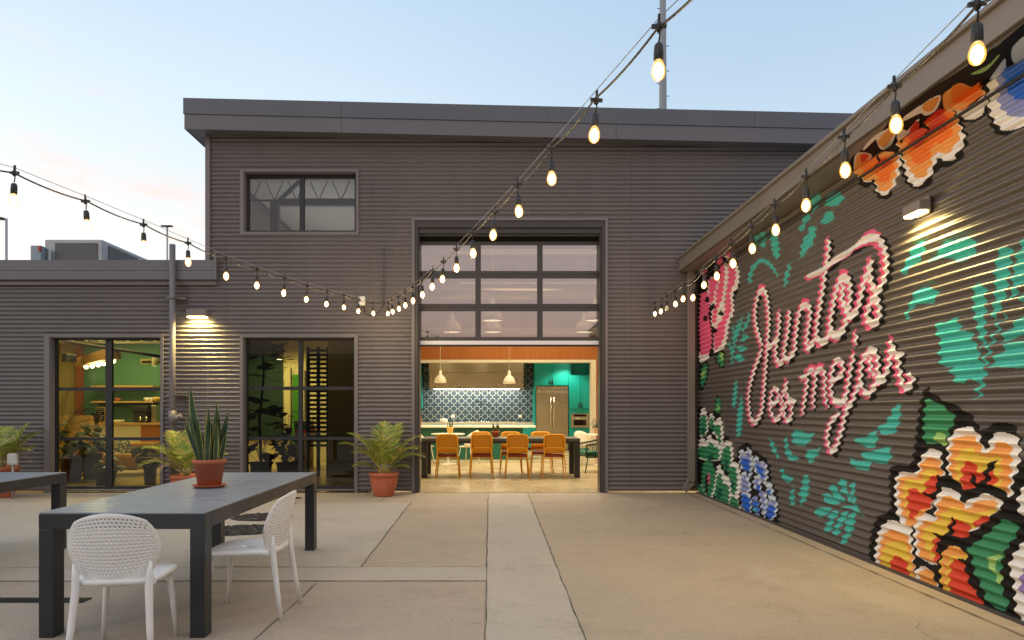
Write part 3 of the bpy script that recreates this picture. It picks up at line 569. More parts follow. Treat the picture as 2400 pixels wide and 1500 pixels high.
# ---------------------------------------------------------------- overhead door
dy = YF+.22; dx = lambda p: X(p, dy); dz = lambda p: Z(p, dy)
b = MB(); b.box((X(965), YF-.03, 0), (X(972), YF-.001, Z(511))); b.box((X(1418), YF-.03, 0), (X(1425), YF-.001, Z(511))); b.box((X(972), YF-.03, Z(517)), (X(1418), YF-.001, Z(511))); b.build('door_trim', M['trim'], bld)
b = MB(); b.box((X(972), YF-.01, 0), (X(979), YF+.05, Z(517))); b.box((X(1411), YF-.01, 0), (X(1418), YF+.05, Z(517)))
b.box((X(970), YF+.05, 0), (X(982), YF+.30, Z(517))); b.box((X(1407), YF+.05, 0), (X(1420), YF+.30, Z(517)))
b.box((X(979), YF-.008, Z(533)), (X(1411), YF+.30, Z(517)-.002)); b.box((X(979), YF+.03, Z(545)), (X(1411), YF+.30, Z(533)-.003)); b.build('door_jamb', M['door_frame'], bld)
b = MB(); b.box((X(982), YF+.10, Z(549)), (X(1407), YF+.14, Z(545)-.003)); b.build('header_rail', M['fascia'], bld)
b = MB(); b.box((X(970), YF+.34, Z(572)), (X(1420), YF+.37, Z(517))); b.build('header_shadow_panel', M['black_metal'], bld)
b = MB()
for a, c in ((566, 574), (635, 652), (712, 729), (790, 798)): b.box((dx(983), dy, dz(c)), (dx(1407), dy+.045, dz(a)))
for a, c in ((980, 985), (1114, 1127), (1259, 1272), (1404, 1410)):
    for t0, t1 in ((574, 635), (652, 712), (729, 790)): b.box((dx(a), dy+.002, dz(t1)), (dx(c), dy+.043, dz(t0)))
door = b.build('overhead_door', M['door_frame'], bld, bevel=.003)
b = MB()
for a, c in ((643, 644), (720, 721)): b.box((dx(983), dy-.0015, dz(c)), (dx(1407), dy-.0005, dz(a)))
b.build('section_seam', M['black_metal'], door)
b = MB()
for t0, t1 in ((574, 635), (652, 712), (729, 790)): b.box((dx(984), dy+.018, dz(t1)), (dx(1406), dy+.024, dz(t0)))
b.build('glass', M['door_glass'], door)
mat('rail_reflection_white', (.93, .91, .95), .35, 0)  # white colour stands in for light reflected along the bottom rail
b = MB(); b.box((dx(979), dy-.03, dz(808)), (dx(1409), dy+.05, dz(799))); b.build('bottom_rail', M['rail_reflection_white'], door, bevel=.002)
b = MB(); b.box((dx(981), dy-.01, dz(812)), (dx(1408), dy+.04, dz(808)-.001)); b.build('bottom_seal', M['black_plastic'], door)
for q in (976, 1414): MB().box((X(q)-.02, YF+.305, 0), (X(q)+.02, YF+.335, 4.2)).build('door_track', M['black_metal'], bld)
# ---------------------------------------------------------------- mural building
mb_t = thing('mural_building', 'low corrugated building along the right side painted with a flower mural and script lettering', 'building', (XM+2, 6, 0))
zs_ = 3.60
mfn = lambda u, z, d: (XM-d, u, z); mnn = lambda dd: Vector((-1, 0, -dd)).normalized()
ZF = H+.623*XM   # above this the sheet is a wider flashing profile
lay = [(MATK.index(c), p) for c, p in MUR]
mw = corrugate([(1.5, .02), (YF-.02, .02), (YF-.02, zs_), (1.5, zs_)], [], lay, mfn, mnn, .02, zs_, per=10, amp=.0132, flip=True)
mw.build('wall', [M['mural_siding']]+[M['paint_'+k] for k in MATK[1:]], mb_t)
# painting carried on over the eave's underside
SOF = []
def SP(c, pts):
    o = []
    for a, b in C7(pts):
        Y = F*(zs_-H)/(CY-b); o.append((Y, (a-CX)*Y/F))
    SOF.append((MATK.index(c), smooth(o, True)))
SP('k', [(20,1240),(60,1100),(140,1040),(300,900),(450,700),(800,480),(1000,350),(1300,150),(1700,-150),(1700,250),(1170,560),(600,880)])
SP('w', [(75,1215),(85,1090),(140,1060),(230,1095),(100,1215)]); SP('o', [(85,1210),(95,1100),(140,1070),(215,1095),(110,1205)]); SP('r', [(130,1110),(150,1070),(200,1085),(150,1150)])
SP('w', [(160,1045),(255,955),(270,980),(300,1035),(370,1030),(440,880),(450,800),(380,850),(250,920),(165,1010)]); SP('o', [(275,970),(300,1010),(350,1005),(425,880),(425,830),(350,880)])
SP('w', [(450,850),(440,960),(520,950),(620,800),(600,790),(520,880)]); SP('r', [(545,870),(600,795),(625,850),(560,900)])
SP('w', [(490,800),(630,735),(660,750),(700,750),(770,700),(805,590),(740,600),(600,690),(500,760)]); SP('o', [(650,700),(690,720),(740,700),(795,600),(740,610),(660,660)])
SP('r', [(650,825),(790,700),(840,720),(880,740),(800,800)]); SP('o', [(820,600),(840,560),(960,480),(1060,515),(1130,475),(1110,540),(1165,540),(860,695),(830,690)]); SP('O', [(890,620),(900,520),(960,485),(1050,520),(1125,480),(1100,540),(930,640)])
SP('G', [(1060,400),(1200,330),(1280,250),(1290,260),(1180,380),(1080,408)]); SP('s', [(1215,445),(1260,380),(1340,275),(1350,350),(1400,370),(1225,455)]); SP('b', [(1330,380),(1350,350),(1450,330),(1430,400),(1340,420)])
SP('s', [(1405,300),(1410,170),(1600,20),(1700,-30),(1700,200),(1480,310)])
corrugate([(1.5, 3.08), (YF-.02, 3.08), (YF-.02, XM+.02), (1.5, XM+.02)], [], SOF, lambda u, x, d: (x, u, zs_+.0), lambda dd: Vector((0, 0, -1)), 3.08, XM+.02, flat=40, flip=False).build('soffit', [M['gutter_metal']]+[M['paint_'+k] for k in MATK[1:]], mb_t)
b = MB(); b.box((3.06, 1.5, 3.614), (3.136, YF-.02, 3.80)); b.build('fascia', M['gutter_metal'], mb_t, bevel=.004)
b = MB(); b.box((3.03, 1.45, 3.80), (3.16, YF-.02, 3.835)); b.build('gutter_lip', M['gutter_metal'], mb_t, bevel=.004)
b = MB(); b.box((3.16, 1.5, 3.62), (12, YF-.03, 3.82)); b.build('roof', M['roof_membrane'], mb_t)
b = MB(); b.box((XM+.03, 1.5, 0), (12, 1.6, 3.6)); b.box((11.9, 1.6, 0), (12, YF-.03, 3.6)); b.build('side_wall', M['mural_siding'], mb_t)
b = MB(); b.box((XM-.03, 1.5, .0), (XM-.005, YF-.02, .022)); b.build('base_flashing', M['door_frame'], mb_t)
tag(MB().tube([(XM-.03, 1.5, ZF), (XM-.03, YF-.05, ZF)], .012, 6).build('cable_run', M['black_plastic']), 'thin dark cable running level along the mural wall below the eave', 'cable')
# downspout in the corner
b = MB(); xd = 3.25
b.box((xd-.055, YF-.13, .26), (xd+.055, YF-.03, 3.60)); b.hexa([(xd-.055, YF-.13, .16), (xd+.055, YF-.13, .20), (xd+.055, YF-.03, .20), (xd-.055, YF-.03, .16), (xd-.055, YF-.13, .26), (xd+.055, YF-.13, .26), (xd+.055, YF-.03, .26), (xd-.055, YF-.03, .26)])
b.hexa([(xd-.15, YF-.13, .07), (xd-.08, YF-.13, .02), (xd-.08, YF-.03, .02), (xd-.15, YF-.03, .07), (xd-.056, YF-.13, .22), (xd+.055, YF-.13, .16), (xd+.055, YF-.03, .16), (xd-.056, YF-.03, .22)])
b.build('downspout', M['gutter_metal'], mb_t, bevel=.006)
# ---------------------------------------------------------------- wall lamps
emis('lamp_warm', (1, .78, .34), 34)
def wall_lamp(label, loc, rz, power=32):
    t = thing('wall_lamp', label, 'wall lamp', loc, 'wall lamps on the corrugated walls', rz)
    q = .7 if rz else 1; b = MB(); b.box((-.16*q, -.13*q, -.0), (.16*q, .0, .11*q)); b.box((-.08, .0, -.02), (.08, .02, .12)); b.build('housing', M['gutter_metal'], t, local=True, bevel=.006)
    b = MB(); b.box((-.145*q, -.118*q, -.014), (.145*q, -.02, -.002)); b.build('lens', M['lamp_warm'], t, local=True)
    ld = bpy.data.lights.new('wall_lamp_light', 'AREA'); ld.shape = 'RECTANGLE'; ld.size = .28; ld.size_y = .09; ld.energy = power; ld.color = (1, .73, .24); ld.spread = radians(150)
    lo = bpy.data.objects.new('light', ld); COL.objects.link(lo); lo.parent = t; lo.location = (0, -.07, -.02)
    return t
wall_lamp('box-shaped lamp glowing on the grey wall just right of the tall pipe', (X(468.5), YF-.03, Z(744)), 0)
pl = wpt(2172, 500)
wall_lamp('box-shaped lamp shining down on the mural wall above the teal leaves', (XM-.035, pl[0], pl[1]), -pi/2, 30)
# ---------------------------------------------------------------- vertical pipe
t = thing('standpipe', 'tall painted metal pipe strapped to the corrugated wall and rising above the low roof', 'pipe', (X(404), YF-.09, 0))
yp = YF-.16; b = MB(); px_ = X(404, yp); b.tube([(px_, yp, 0), (px_, yp, Z(573, yp))], .047, 18); b.build('pole', M['trim'], t)
b = MB(); b.tube([(px_, yp, Z(980, yp)-.10), (px_, yp, Z(980, yp)+.12)], .062, 18); b.tube([(px_, yp, Z(985, yp)), (px_+.07, yp-.01, Z(983, yp)+.02), (px_+.15, yp-.02, Z(978, yp)+.03)], .038, 14); b.build('pipe_tee', M['trim'], t)
for py in (698, 925):
    b = MB(); z = Z(py, yp); b.box((px_-.12, yp+.045, z-.015), (px_+.19, YF-.015, z+.015)); b.box((px_-.055, yp-.055, z-.012), (px_+.055, yp+.045, z+.012)); b.build('bracket', M['trim'], t)
# ---------------------------------------------------------------- roof-top plant, poles
ac = thing('rooftop_air_conditioner', 'boxy light grey air conditioning unit on the low flat roof', 'air conditioner', (-9.5, 16.5, 3.72))
ya = 16; s_ = lambda p: X(p, ya); q_ = lambda p: Z(p, ya)
b = MB(); b.box((s_(104), ya, 3.72), (s_(240), ya+4.2, q_(561))); b.build('cabinet', M['galvanised'], ac, bevel=.03)
mat('coil', (.14, .14, .13), .7, noise=(60, .3, (1, 1, 6)))
b = MB(); b.box((s_(130), ya-.02, 3.74), (s_(229), ya-.004, q_(570))); b.box((s_(240)+.004, ya+.25, 3.74), (s_(240)+.02, ya+1.6, q_(570))); b.build('coil_grille', M['coil'], ac)
mat('disconnect_grey', (.30, .38, .42), .5)
b = MB(); b.box((s_(88), ya-.25, 3.74), (s_(112), ya-.03, q_(581))); b.build('disconnect_box', M['disconnect_grey'], ac, bevel=.01)
mat('red_plastic', (.5, .03, .03), .4)
b = MB(); b.box((s_(109), ya-.30, q_(595)), (s_(114), ya-.25, q_(584))); b.build('switch_handle', M['red_plastic'], ac)
b = MB(); b.tube([(s_(114), ya-.1, q_(585)), (s_(123), ya-.1, q_(587)), (s_(123), ya-.1, 3.74)], .03, 8); b.build('conduit', M['galvanised'], ac)
def lamp_post(px, top, base, Y, label, arms):
    t = thing('street_lamp', label, 'street lamp', (X(px, Y), Y, 0), 'street lamps beyond the low roof')
    z = Z(top, Y); x = X(px, Y); b = MB(); b.tube([(x, Y, 0), (x, Y, z)], [.10, .07], 10); b.build('pole', M['galvanised'], t)
    for dx_, w_ in arms:
        b = MB(); b.tube([(x, Y, z-.1), (x+dx_, Y, z)], .045, 8); b.box((x+dx_-w_/2, Y-.15, z-.06), (x+dx_+w_/2, Y+.15, z+.05)); b.build('lamp_head', M['black_metal'], t)
lamp_post(15, 512, 600, 40, 'thin grey street lamp at the left edge with one arm pointing left', [(-.45, .6)])
lamp_post(392, 530, 600, 60, 'distant street lamp with a short double head beside the tall pipe', [(-.25, .5), (.25, .4)])
up = thing('utility_pole', 'tall tapering steel utility pole with step bolts behind the building', 'utility pole', (X(1553, 45), 45, 0))
mat('galv_pole', (.30, .33, .37), .5, .2, noise=(1.5, .12, (1, 1, .3)))
x = X(1553, 45); b = MB(); b.tube([(x+.05, 45, 0), (x, 45, 34)], [.36, .17], 12, smooth=False); b.build('pole', M['galv_pole'], up)
k = 0
b = MB()
for i in range(26):
    z = 19+i*.40*2.0; rr_ = .36-.19*z/34; sgn = 1 if i % 2 else -1
    b = MB(); b.bar((x+.03+sgn*rr_*.8, 45, z), (x+.03+sgn*(rr_+.16), 45, z), .035); b.build('step_bolt', M['black_metal'], up)
    if z > 30.5: break
# device on the wall between the strings
b = MB(); b.box((X(843), YF-.12, Z(718)), (X(858), YF-.02, Z(697))); o = b.build('wireless_box', M['white_plastic'], None, bevel=.012); tag(o, 'small white plastic box fixed to the corrugated wall among the bulbs', 'wall box')
# unseen low building added behind the camera to darken the reflections in the panes
t = thing('added_backdrop_building', 'unseen dark low building added behind the viewer to darken the window reflections', 'building', (0, -9, 0))
b = MB(); b.box((-30, -9.4, 0), (30, -9, 3.6)); b.build('wall', M['mural_siding'], t); b = MB(); b.box((-30, -9.45, 3.61), (30, -8.9, 3.9)); b.build('fascia', M['fascia'], t)
# ---------------------------------------------------------------- string lights
emis('filament', (1, .74, .36), 45)
def bulb_glass():
    m = bpy.data.materials.new('bulb_glass'); m.use_nodes = True; t = m.node_tree; t.nodes.clear()
    tr = t.nodes.new('ShaderNodeBsdfTransparent'); e = t.nodes.new('ShaderNodeEmission'); e.inputs[0].default_value = (1, .48, .07, 1); e.inputs[1].default_value = 2.4  # amber emission in the glass stands in for the bulb's halo
    g = t.nodes.new('ShaderNodeBsdfGlossy'); g.inputs['Roughness'].default_value = .05
    m1 = t.nodes.new('ShaderNodeMixShader'); m1.inputs[0].default_value = .42; m2 = t.nodes.new('ShaderNodeMixShader'); m2.inputs[0].default_value = .06
    o = t.nodes.new('ShaderNodeOutputMaterial'); k = t.links.new
    k(tr.outputs[0], m1.inputs[1]); k(e.outputs[0], m1.inputs[2]); k(m1.outputs[0], m2.inputs[1]); k(g.outputs[0], m2.inputs[2]); k(m2.outputs[0], o.inputs[0]); M['bulb_glass'] = m
bulb_glass()
mat('unlit_glass', (.75, .66, .45), .1)
mat('cable_black', (.02, .02, .022), .45)
proto_s = MB(); proto_s.tube([(0, 0, .150), (.004, 0, .125), (0, 0, .098)], .0035, 6); proto_s.lathe([(.004, .094), (.011, .092), (.0165, .084), (.0185, .060), (.0185, .032), (.0155, .028), (.001, .028)], n=14)
proto_s.lathe([(.0035, .132), (.012, .140), (.012, .165), (.006, .172), (.002, .173)], n=8); proto_s.box((-.028, -.006, .148), (.028, .006, .162)); proto_s.box((-.005, -.005, .165), (.005, .005, .20))
proto_b = MB(); proto_b.lathe([(.001, -.046), (.012, -.044), (.022, -.034), (.0265, -.018), (.0255, .0), (.019, .018), (.013, .028), (.012, .034)], n=16)
proto_f = MB(); proto_f.lathe([(.0005, -.036), (.013, -.032), (.020, -.014), (.017, .006), (.007, .018), (.0005, .020)], n=10)
def string_light(label, pts, fixend, start, unlit=()):
    t = thing('string_light', label, 'string lights', (0, 0, 0), 'bulb strings hung over the courtyard')
    q0 = Vector(pts[0])+Vector((0, 0, .155)); dv_ = (start-q0); dv_.z *= .6; far = start+dv_.normalized()*5.5
    hang = [far, start]+[Vector(p)+Vector((0, 0, .155)) for p in pts]+[fixend]
    cab = []; wire = []
    for i in range(len(hang)-1):
        a, b = hang[i], hang[i+1]; l = (b-a).length
        for j in range(8):
            u = j/8; cab.append(a.lerp(b, u)-Vector((0, 0, .05*l*4*u*(1-u)*.55)))
            wire.append(a.lerp(b, u)+Vector((0, 0, .032)))
    cab.append(hang[-1]); wire.append(hang[-1])
    MB().tube(cab, .0052, 6).build('cable', M['cable_black'], t); MB().tube(wire, .0022, 5).build('support_wire', M['galvanised'], t)
    for i, p in enumerate(pts):
        r = random.uniform(-.2, .2)
        s = (sock0.copy() if sock0 else None)
        COL.objects.link(s); s.parent = t; s.location = p; s.rotation_euler = (random.uniform(-.06, .06), random.uniform(-.08, .08), r)
        g = bulb0.copy(); COL.objects.link(g); g.parent = s; g.location = (0, 0, 0)
        if i in unlit: g.data = bulb_un
        else:
            lo = bpy.data.objects.new('light', bulb_light); COL.objects.link(lo); lo.parent = s; lo.location = (0, 0, -.06)
            f_ = fil0.copy(); COL.objects.link(f_); f_.parent = s; f_.location = (0, 0, 0)
    return t
bulb_light = bpy.data.lights.new('bulb_light', 'POINT'); bulb_light.energy = 4.6; bulb_light.color = (1, .68, .32); bulb_light.shadow_soft_size = .03
sock0 = proto_s.build('socket', M['cable_black']); bulb0 = proto_b.build('bulb', M['bulb_glass']); fil0 = proto_f.build('filament', M['filament'])
bulb_un = bulb0.data.copy(); bulb_un.materials[0] = M['unlit_glass']
def ys(K, c, px): return K/(px-CX-c) if K > 0 else K/(px-CX-c)
Rp = [(1543,160),(1393,312),(1293,415),(1216,492),(1156,548),(1109,591),(1070,626),(1037,652),(1013,670),(990,689),(968,703),(950,714),(935,722),(920,729),(909,734)]
pR = [P(a, b, 2246/(a-CX+450)) for a, b in Rp]
endp = P(899, 709, YF-.06)
string_light('bulb string running from the top of the photo down to the wall beside the door', pR, endp, P(1700, -85, 2.25))
Lp = [(32,466),(204,525),(337,573),(441,612),(530,645),(602,667),(665,685),(718,700),(765,711),(806,719),(840,728),(875,733)]
pL = [P(a, b, 5734/(250-(a-CX))) for a, b in Lp]
string_light('bulb string sagging in from the left edge over the low roof', pL, endp+Vector((-.02, 0, .0)), P(-190, 350, 3.65))
Mp = [(2290,120),(2100,287),(1981,395),(1889,478),(1818,536),(1763,580),(1718,615),(1680,645),(1650,666),(1624,696),(1601,699),(1583,711),(1563,721),(1549,728),(1535,734)]
pM = [P(a, b, 2303/(a-CX-170)) for a, b in Mp]
string_light('string of bulbs hung along the mural wall to the grey corner', pM, P(1525, 712, YF-.06), P(2500, -110, 2.0), unlit=(12,))
for o in (sock0, bulb0, fil0): bpy.data.objects.remove(o)
b = MB(); b.tube([(endp.x, YF+.0, endp.z+.02), (endp.x, YF-.07, endp.z)], .012, 8); b.tube([P(898, 712, YF-.05), P(896, 722, YF-.05), P(885, 733, YF-.03), P(868, 740, YF-.03), P(856, 735, YF-.03), P(852, 718, YF-.05)], .006, 6); b.tube([(endp.x, YF-.02, endp.z), (endp.x, YF-.02, endp.z+.9)], .003, 5)
tag(b.build('wall_hook', M['cable_black']), 'black hook and drooping lead where two bulb strings meet the wall', 'hook')
# ---------------------------------------------------------------- outdoor tables
mat('table_paint', (.026, .030, .034), .42, noise=(4, .08)); mat('slat_sheen', (.235, .268, .305), .34, noise=(3, .04, (.4, 3, 1)))  # slats lightened: their blue-grey sheen is put into the paint colour
def table(label, x, y):
    t = thing('dining_table', label, 'table', (x, y, 0), 'long grey slatted outdoor tables'); W, L_, h, lg = .986, 2.70, .74, .088
    for sx in (0, 1):
        for sy in (0, 1):
            x0 = sx*(W-lg); y0 = sy*(L_-.11); MB().box((x0, y0, 0), (x0+lg, y0+.11, h-.0905)).build('leg', M['table_paint'], t, local=True, bevel=.004)
    b = MB(); b.box((0, 0, h-.09), (W, .11, h-.001)); b.box((0, L_-.11, h-.09), (W, L_, h-.001)); b.box((0, .1102, h-.09), (.055, L_-.1102, h-.001)); b.box((W-.055, .1102, h-.09), (W, L_-.1102, h-.001)); b.build('apron', M['table_paint'], t, local=True, bevel=.003)
    b = MB(); n = 23; d = (L_-.006)/n
    for i in range(n): b.box((.003, .003+i*d, h-.0005), (W-.003, .003+(i+1)*d-.005, h+.008))
    b.build('tabletop', M['slat_sheen'], t, local=True, bevel=.002)
    return t
table('long grey slatted table holding the snake plant', -2.685, 4.18)
table('empty long grey slatted table cut off by the left edge', -5.14, 4.20)
# ---------------------------------------------------------------- perforated chairs
mat('chair_white', (.86, .85, .83), .38, noise=(6, .03))
def shell_chair(label, x, y, rz):
    t = thing('perforated_chair', label, 'chair', (x, y, 0), 'white plastic chairs with perforated backs', rz)
    def bk(u, v):   # u,v in [-1,1]; a rounded back, wider above
        ru = u*sqrt(1-v*v/2*.86); rv = v*sqrt(1-u*u/2*.80)
        z = .612+.205*rv; wd = (.235-.040*max(0, -rv)**1.4)
        xx_ = ru*wd; lean = -.205-.10*(z-.43)/.4
        return Vector((xx_, lean+.075*(ru*1.05)**2-.012*(1-rv*rv), z))
    nu, nv = 17, 18; b = MB(); cache = {}
    def pt(u, v):
        k = (round(u, 5), round(v, 5))
        if k not in cache: cache[k] = len(b.v); b.v.append(tuple(bk(u, v)))
        return cache[k]
    mu, mv = .90, .90   # plain rim outside this
    du, dv = 2*mu/nu, 2*mv/nv
    us = [-1]+[-mu+i*du/2 for i in range(2*nu+1)]+[1]
    for j in range(nv):
        v0 = -mv+j*dv; off = j % 2; cells = []
        for i in range(nu-off):
            u0 = -mu+i*du+off*du/2; cells.append(u0)
        for u0 in cells:
            cu, cv = u0+du/2, v0+dv/2
            outer = [(u0, v0), (cu, v0), (u0+du, v0), (u0+du, cv), (u0+du, v0+dv), (cu, v0+dv), (u0, v0+dv), (u0, cv)]
            rr = .245; inner = [(cu+du*rr*cos(a), cv+dv*rr*sin(a)) for a in [(-3+k)*pi/4 for k in range(8)]]
            O_ = [pt(*q) for q in outer]; I_ = [pt(*q) for q in inner]
            for k in range(8): b.f.append((O_[k], O_[(k+1) % 8], I_[(k+1) % 8], I_[k]))
        if off:
            for a_, c_ in ((-mu, -mu+du/2), (mu-du/2, mu)): b.f.append((pt(a_, v0), pt(c_, v0), pt(c_, v0+dv), pt(c_, v0+dv/2) if 0 else pt(a_, v0+dv)))
    vs_ = [-1]+[-mv+j*dv/2 for j in range(2*nv+1)]+[1]
    for j in range(len(vs_)-1):
        for a_, c_ in ((-1, -mu), (mu, 1)): b.f.append((pt(a_, vs_[j]), pt(c_, vs_[j]), pt(c_, vs_[j+1]), pt(a_, vs_[j+1])))
    for i in range(1, len(us)-2):
        for a_, c_ in ((-1, -mv), (mv, 1)): b.f.append((pt(us[i], a_), pt(us[i+1], a_), pt(us[i+1], c_), pt(us[i], c_)))
    b.m = [0]*len(b.f); b.sm = [True]*len(b.f)
    o = b.build('backrest', M['chair_white'], t, local=True); s = o.modifiers.new('thick', 'SOLIDIFY'); s.thickness = .007; s.offset = 0
    # seat: rounded square, slightly dished, with a rolled edge
    b = MB(); ring = []; n = 36
    def seat(r, a):
        e = .5; c_, s_ = cos(a), sin(a); X_ = abs(c_)**e*(1 if c_ > 0 else -1)*.225*r; Y_ = abs(s_)**e*(1 if s_ > 0 else -1)*(.235)*r
        return X_*(1+.06*Y_/.23), Y_+.01, .447-.012*(1-r*r)-.018*max(0, Y_/.235)**3*r
    rs = [0.001, .3, .6, .85, .97, 1.0]; vs = []
    for r in rs:
        for k in range(n): vs.append(seat(r, 2*pi*k/n))
    for k in range(n): q = seat(1.0, 2*pi*k/n); vs.append((q[0]*1.005, q[1]*1.0, q[2]-.022))
    b.add(vs, [(i*n+k, i*n+(k+1) % n, (i+1)*n+(k+1) % n, (i+1)*n+k) for i in range(len(rs)) for k in range(n)], 0, True)
    o = b.build('seat', M['chair_white'], t, local=True); s = o.modifiers.new('thick', 'SOLIDIFY'); s.thickness = .006; s.offset = -1
    for sx in (-1, 1):
        MB().tube([(sx*.165, .185, .435), (sx*.185, .205, .25), (sx*.205, .225, .0)], [.020, .017, .012], 10).build('leg', M['chair_white'], t, local=True)
        MB().tube([(sx*.192, -.222, .545), (sx*.184, -.218, .48), (sx*.182, -.222, .40), (sx*.195, -.250, .2), (sx*.212, -.285, .0)], [.006, .018, .021, .018, .012], 10).build('leg', M['chair_white'], t, local=True)
        MB().tube([(sx*.195, -.20, .435), (sx*.18, -.10, .432)], [.020, .012], 8).build('seat_bracket', M['chair_white'], t, local=True)
    return t
shell_chair('white perforated chair seen from behind at the near end of the table', -2.05, 3.97, .16)
shell_chair('white perforated chair at the right long side of the table', -1.62, 4.73, pi/2-.02)
# ---------------------------------------------------------------- plants
mat('frond_green', (.20, .29, .035), .5, noise=(14, .35)); mat('frond_yellow', (.58, .50, .08), .55, noise=(10, .3)); mat('frond_dry', (.42, .28, .13), .7, noise=(10, .2)); mat('stem_tan', (.42, .38, .22), .6)
mat('snake_green', (.035, .075, .035), .4, noise=(22, .45, (1, 1, 3))); mat('snake_edge', (.42, .42, .13), .45); mat('dark_leaf', (.015, .035, .01), .65, noise=(8, .3)); mat('mid_leaf', (.05, .11, .03), .4, noise=(8, .3)); mat('pale_leaf', (.28, .33, .12), .45, noise=(8, .2)); mat('stem_green', (.06, .10, .03), .5)
def pot(t, r, h, rim=.035, m='terracotta', taper=.68, saucer=True, z=0, round_=False):
    b = MB()
    if round_: prof = [(0, 0), (r*taper, 0), (r*(taper+.06), .02), (r*.86, h*.45), (r*.93, h*.72), (r*.94, h-rim), (r, h-rim+.003), (r*1.0, h), (r*.92, h), (r*.90, h-.03), (0, h-.035)]
    else: prof = [(0, 0), (r*taper, 0), (r*.90, h-rim), (r*1.0, h-rim+.003), (r, h-.006), (r*.985, h), (r*.92, h), (r*.90, h-.03), (0, h-.035)]
    b.lathe([(max(a, .0005), c+z) for a, c in prof]); b.build('pot', M[m], t, local=True)
    MB().lathe([(.0005, h-.030+z), (r*.9, h-.032+z)]).build('soil', M['soil'], t, local=True)
def frond(mb, base, az, el, length, droop, lw_=.0125, ll=.29, pairs=60, mis=(0, 1), vshape=.45, bare=.22, cut=0):
    """a palm frond: rachis plus narrow drooping leaflets"""
    p = Vector(base); d = Vector((cos(az)*cos(el), sin(az)*cos(el), sin(el))); pts = [p.copy()]; seg = 22; down = Vector((0, 0, -1))
    for i in range(seg):
        d = (d+down*droop/seg*(.4+1.6*i/seg)).normalized(); p = p+d*length/seg; pts.append(p.copy())
    mb.tube(pts, [.007*(1-.85*i/seg) for i in range(seg+1)], 5, mis[1])
    for k in range(pairs):
        f = bare+(1-bare)*(k+.5)/pairs; i = min(int(f*seg), seg-1); q = pts[i].lerp(pts[i+1], f*seg-i); t_ = (pts[i+1]-pts[i]).normalized()
        side = t_.cross(Vector((0, 0, 1)))
        side = side.normalized() if side.length > .05 else Vector((-sin(az), cos(az), 0)); nrm = side.cross(t_).normalized()
        prof = sin(pi*min(1, (f-bare)/(1-bare)*.80+.16))
        for sgn in (-1, 1):
            if random.random() < cut: continue
            l = ll*prof*random.uniform(.85, 1.1); out_ = (side*sgn*(.85)+t_*(.60+.35*f)+nrm*vshape*random.uniform(.6, 1.1)).normalized()
            a = q; ww = lw_*random.uniform(.8, 1.15); pr = [a]; dd = out_.copy()
            for j in range(3): dd = (dd+down*random.uniform(.10, .24)).normalized(); pr.append(pr[-1]+dd*l/3)
            wv = t_*ww/2; mi = mis[0] if random.random() > .22 else mis[1]
            if random.random() < .06: mi = 2
            vs = [pr[0]-wv*.5, pr[0]+wv*.5, pr[1]-wv, pr[1]+wv, pr[2]-wv*.8, pr[2]+wv*.8, pr[3]]
            mb.add(vs, [(0, 1, 3, 2), (2, 3, 5, 4), (4, 5, 6)], mi)
def palm(label, x, y, r, h, fr, seed, dry=(), scale=.84):
    random.seed(seed)
    t = thing('potted_palm', label, 'potted palm', (x, y, 0), 'palms in terracotta pots along the wall')
    pot(t, r, h, round_=True, rim=.06, taper=.60)
    mats = [M['frond_green'], M['frond_yellow'], M['frond_dry']]
    for (az, el, ln, dr) in fr:
        mb = MB(); frond(mb, (cos(az)*.02, sin(az)*.02, h-.03), az, el, ln*scale, dr, mis=(0, 1)); mb.build('frond', mats, t, local=True)
    for (az, el, ln, dr) in dry:
        mb = MB(); frond(mb, (cos(az)*.02, sin(az)*.02, h-.03), az, el, ln*scale, dr, mis=(2, 2), pairs=20, ll=.22, cut=.3); mb.build('dry_frond', mats, t, local=True)
    mb = MB()
    for k in range(5):
        a = k*1.3; mb.tube([(cos(a)*.03, sin(a)*.03, h-.04), (cos(a)*.05, sin(a)*.05, h+.12+.05*(k % 3))], [.012, .007], 6)
    mb.build('trunk', M['stem_tan'], t, local=True)
    return t
R_ = radians
palm('green and yellow palm in a round terracotta pot left of the open door', X(899, 11.05), 11.08, .235, .375,
     [(R_(175), R_(66), 1.05, 1.05), (R_(205), R_(58), 1.05, 1.1), (R_(100), R_(80), 1.0, .5), (R_(60), R_(72), 1.05, .7), (R_(8), R_(64), 1.0, 1.0), (R_(-30), R_(58), .95, 1.2), (R_(-95), R_(70), .85, 1.3), (R_(-140), R_(62), .8, 1.4), (R_(190), R_(42), .55, 1.0), (R_(5), R_(40), .42, .9), (R_(30), R_(50), .9, 1.3)], 5)
palm('yellowing palm with drooping dry fronds in a terracotta pot behind the snake plant', X(437, 11.0), 11.0, .24, .345,
     [(R_(180), R_(60), 1.0, 1.3), (R_(150), R_(72), .95, .8), (R_(90), R_(80), .9, .5), (R_(20), R_(68), .95, .9), (R_(0), R_(55), .9, 1.2), (R_(200), R_(48), .9, 1.5), (R_(-80), R_(66), .7, 1.6)], 11,
     dry=[(R_(195), R_(62), .85, 2.3), (R_(185), R_(45), .95, 1.0), (R_(-120), R_(60), .75, 2.4)])
palm('palm with pale leaning fronds in a terracotta pot at the left edge', X(5, 10.95), 10.95, .24, .48,
     [(R_(10), R_(60), 1.0, .85), (R_(40), R_(70), .95, .6), (R_(-20), R_(52), .85, 1.2), (R_(120), R_(70), .9, .9), (R_(170), R_(60), .9, 1.2), (R_(-60), R_(62), .75, 1.3)], 21,
     dry=[(R_(-5), R_(62), .72, 2.5), (R_(-35), R_(55), .65, 2.4)])
random.seed(3)
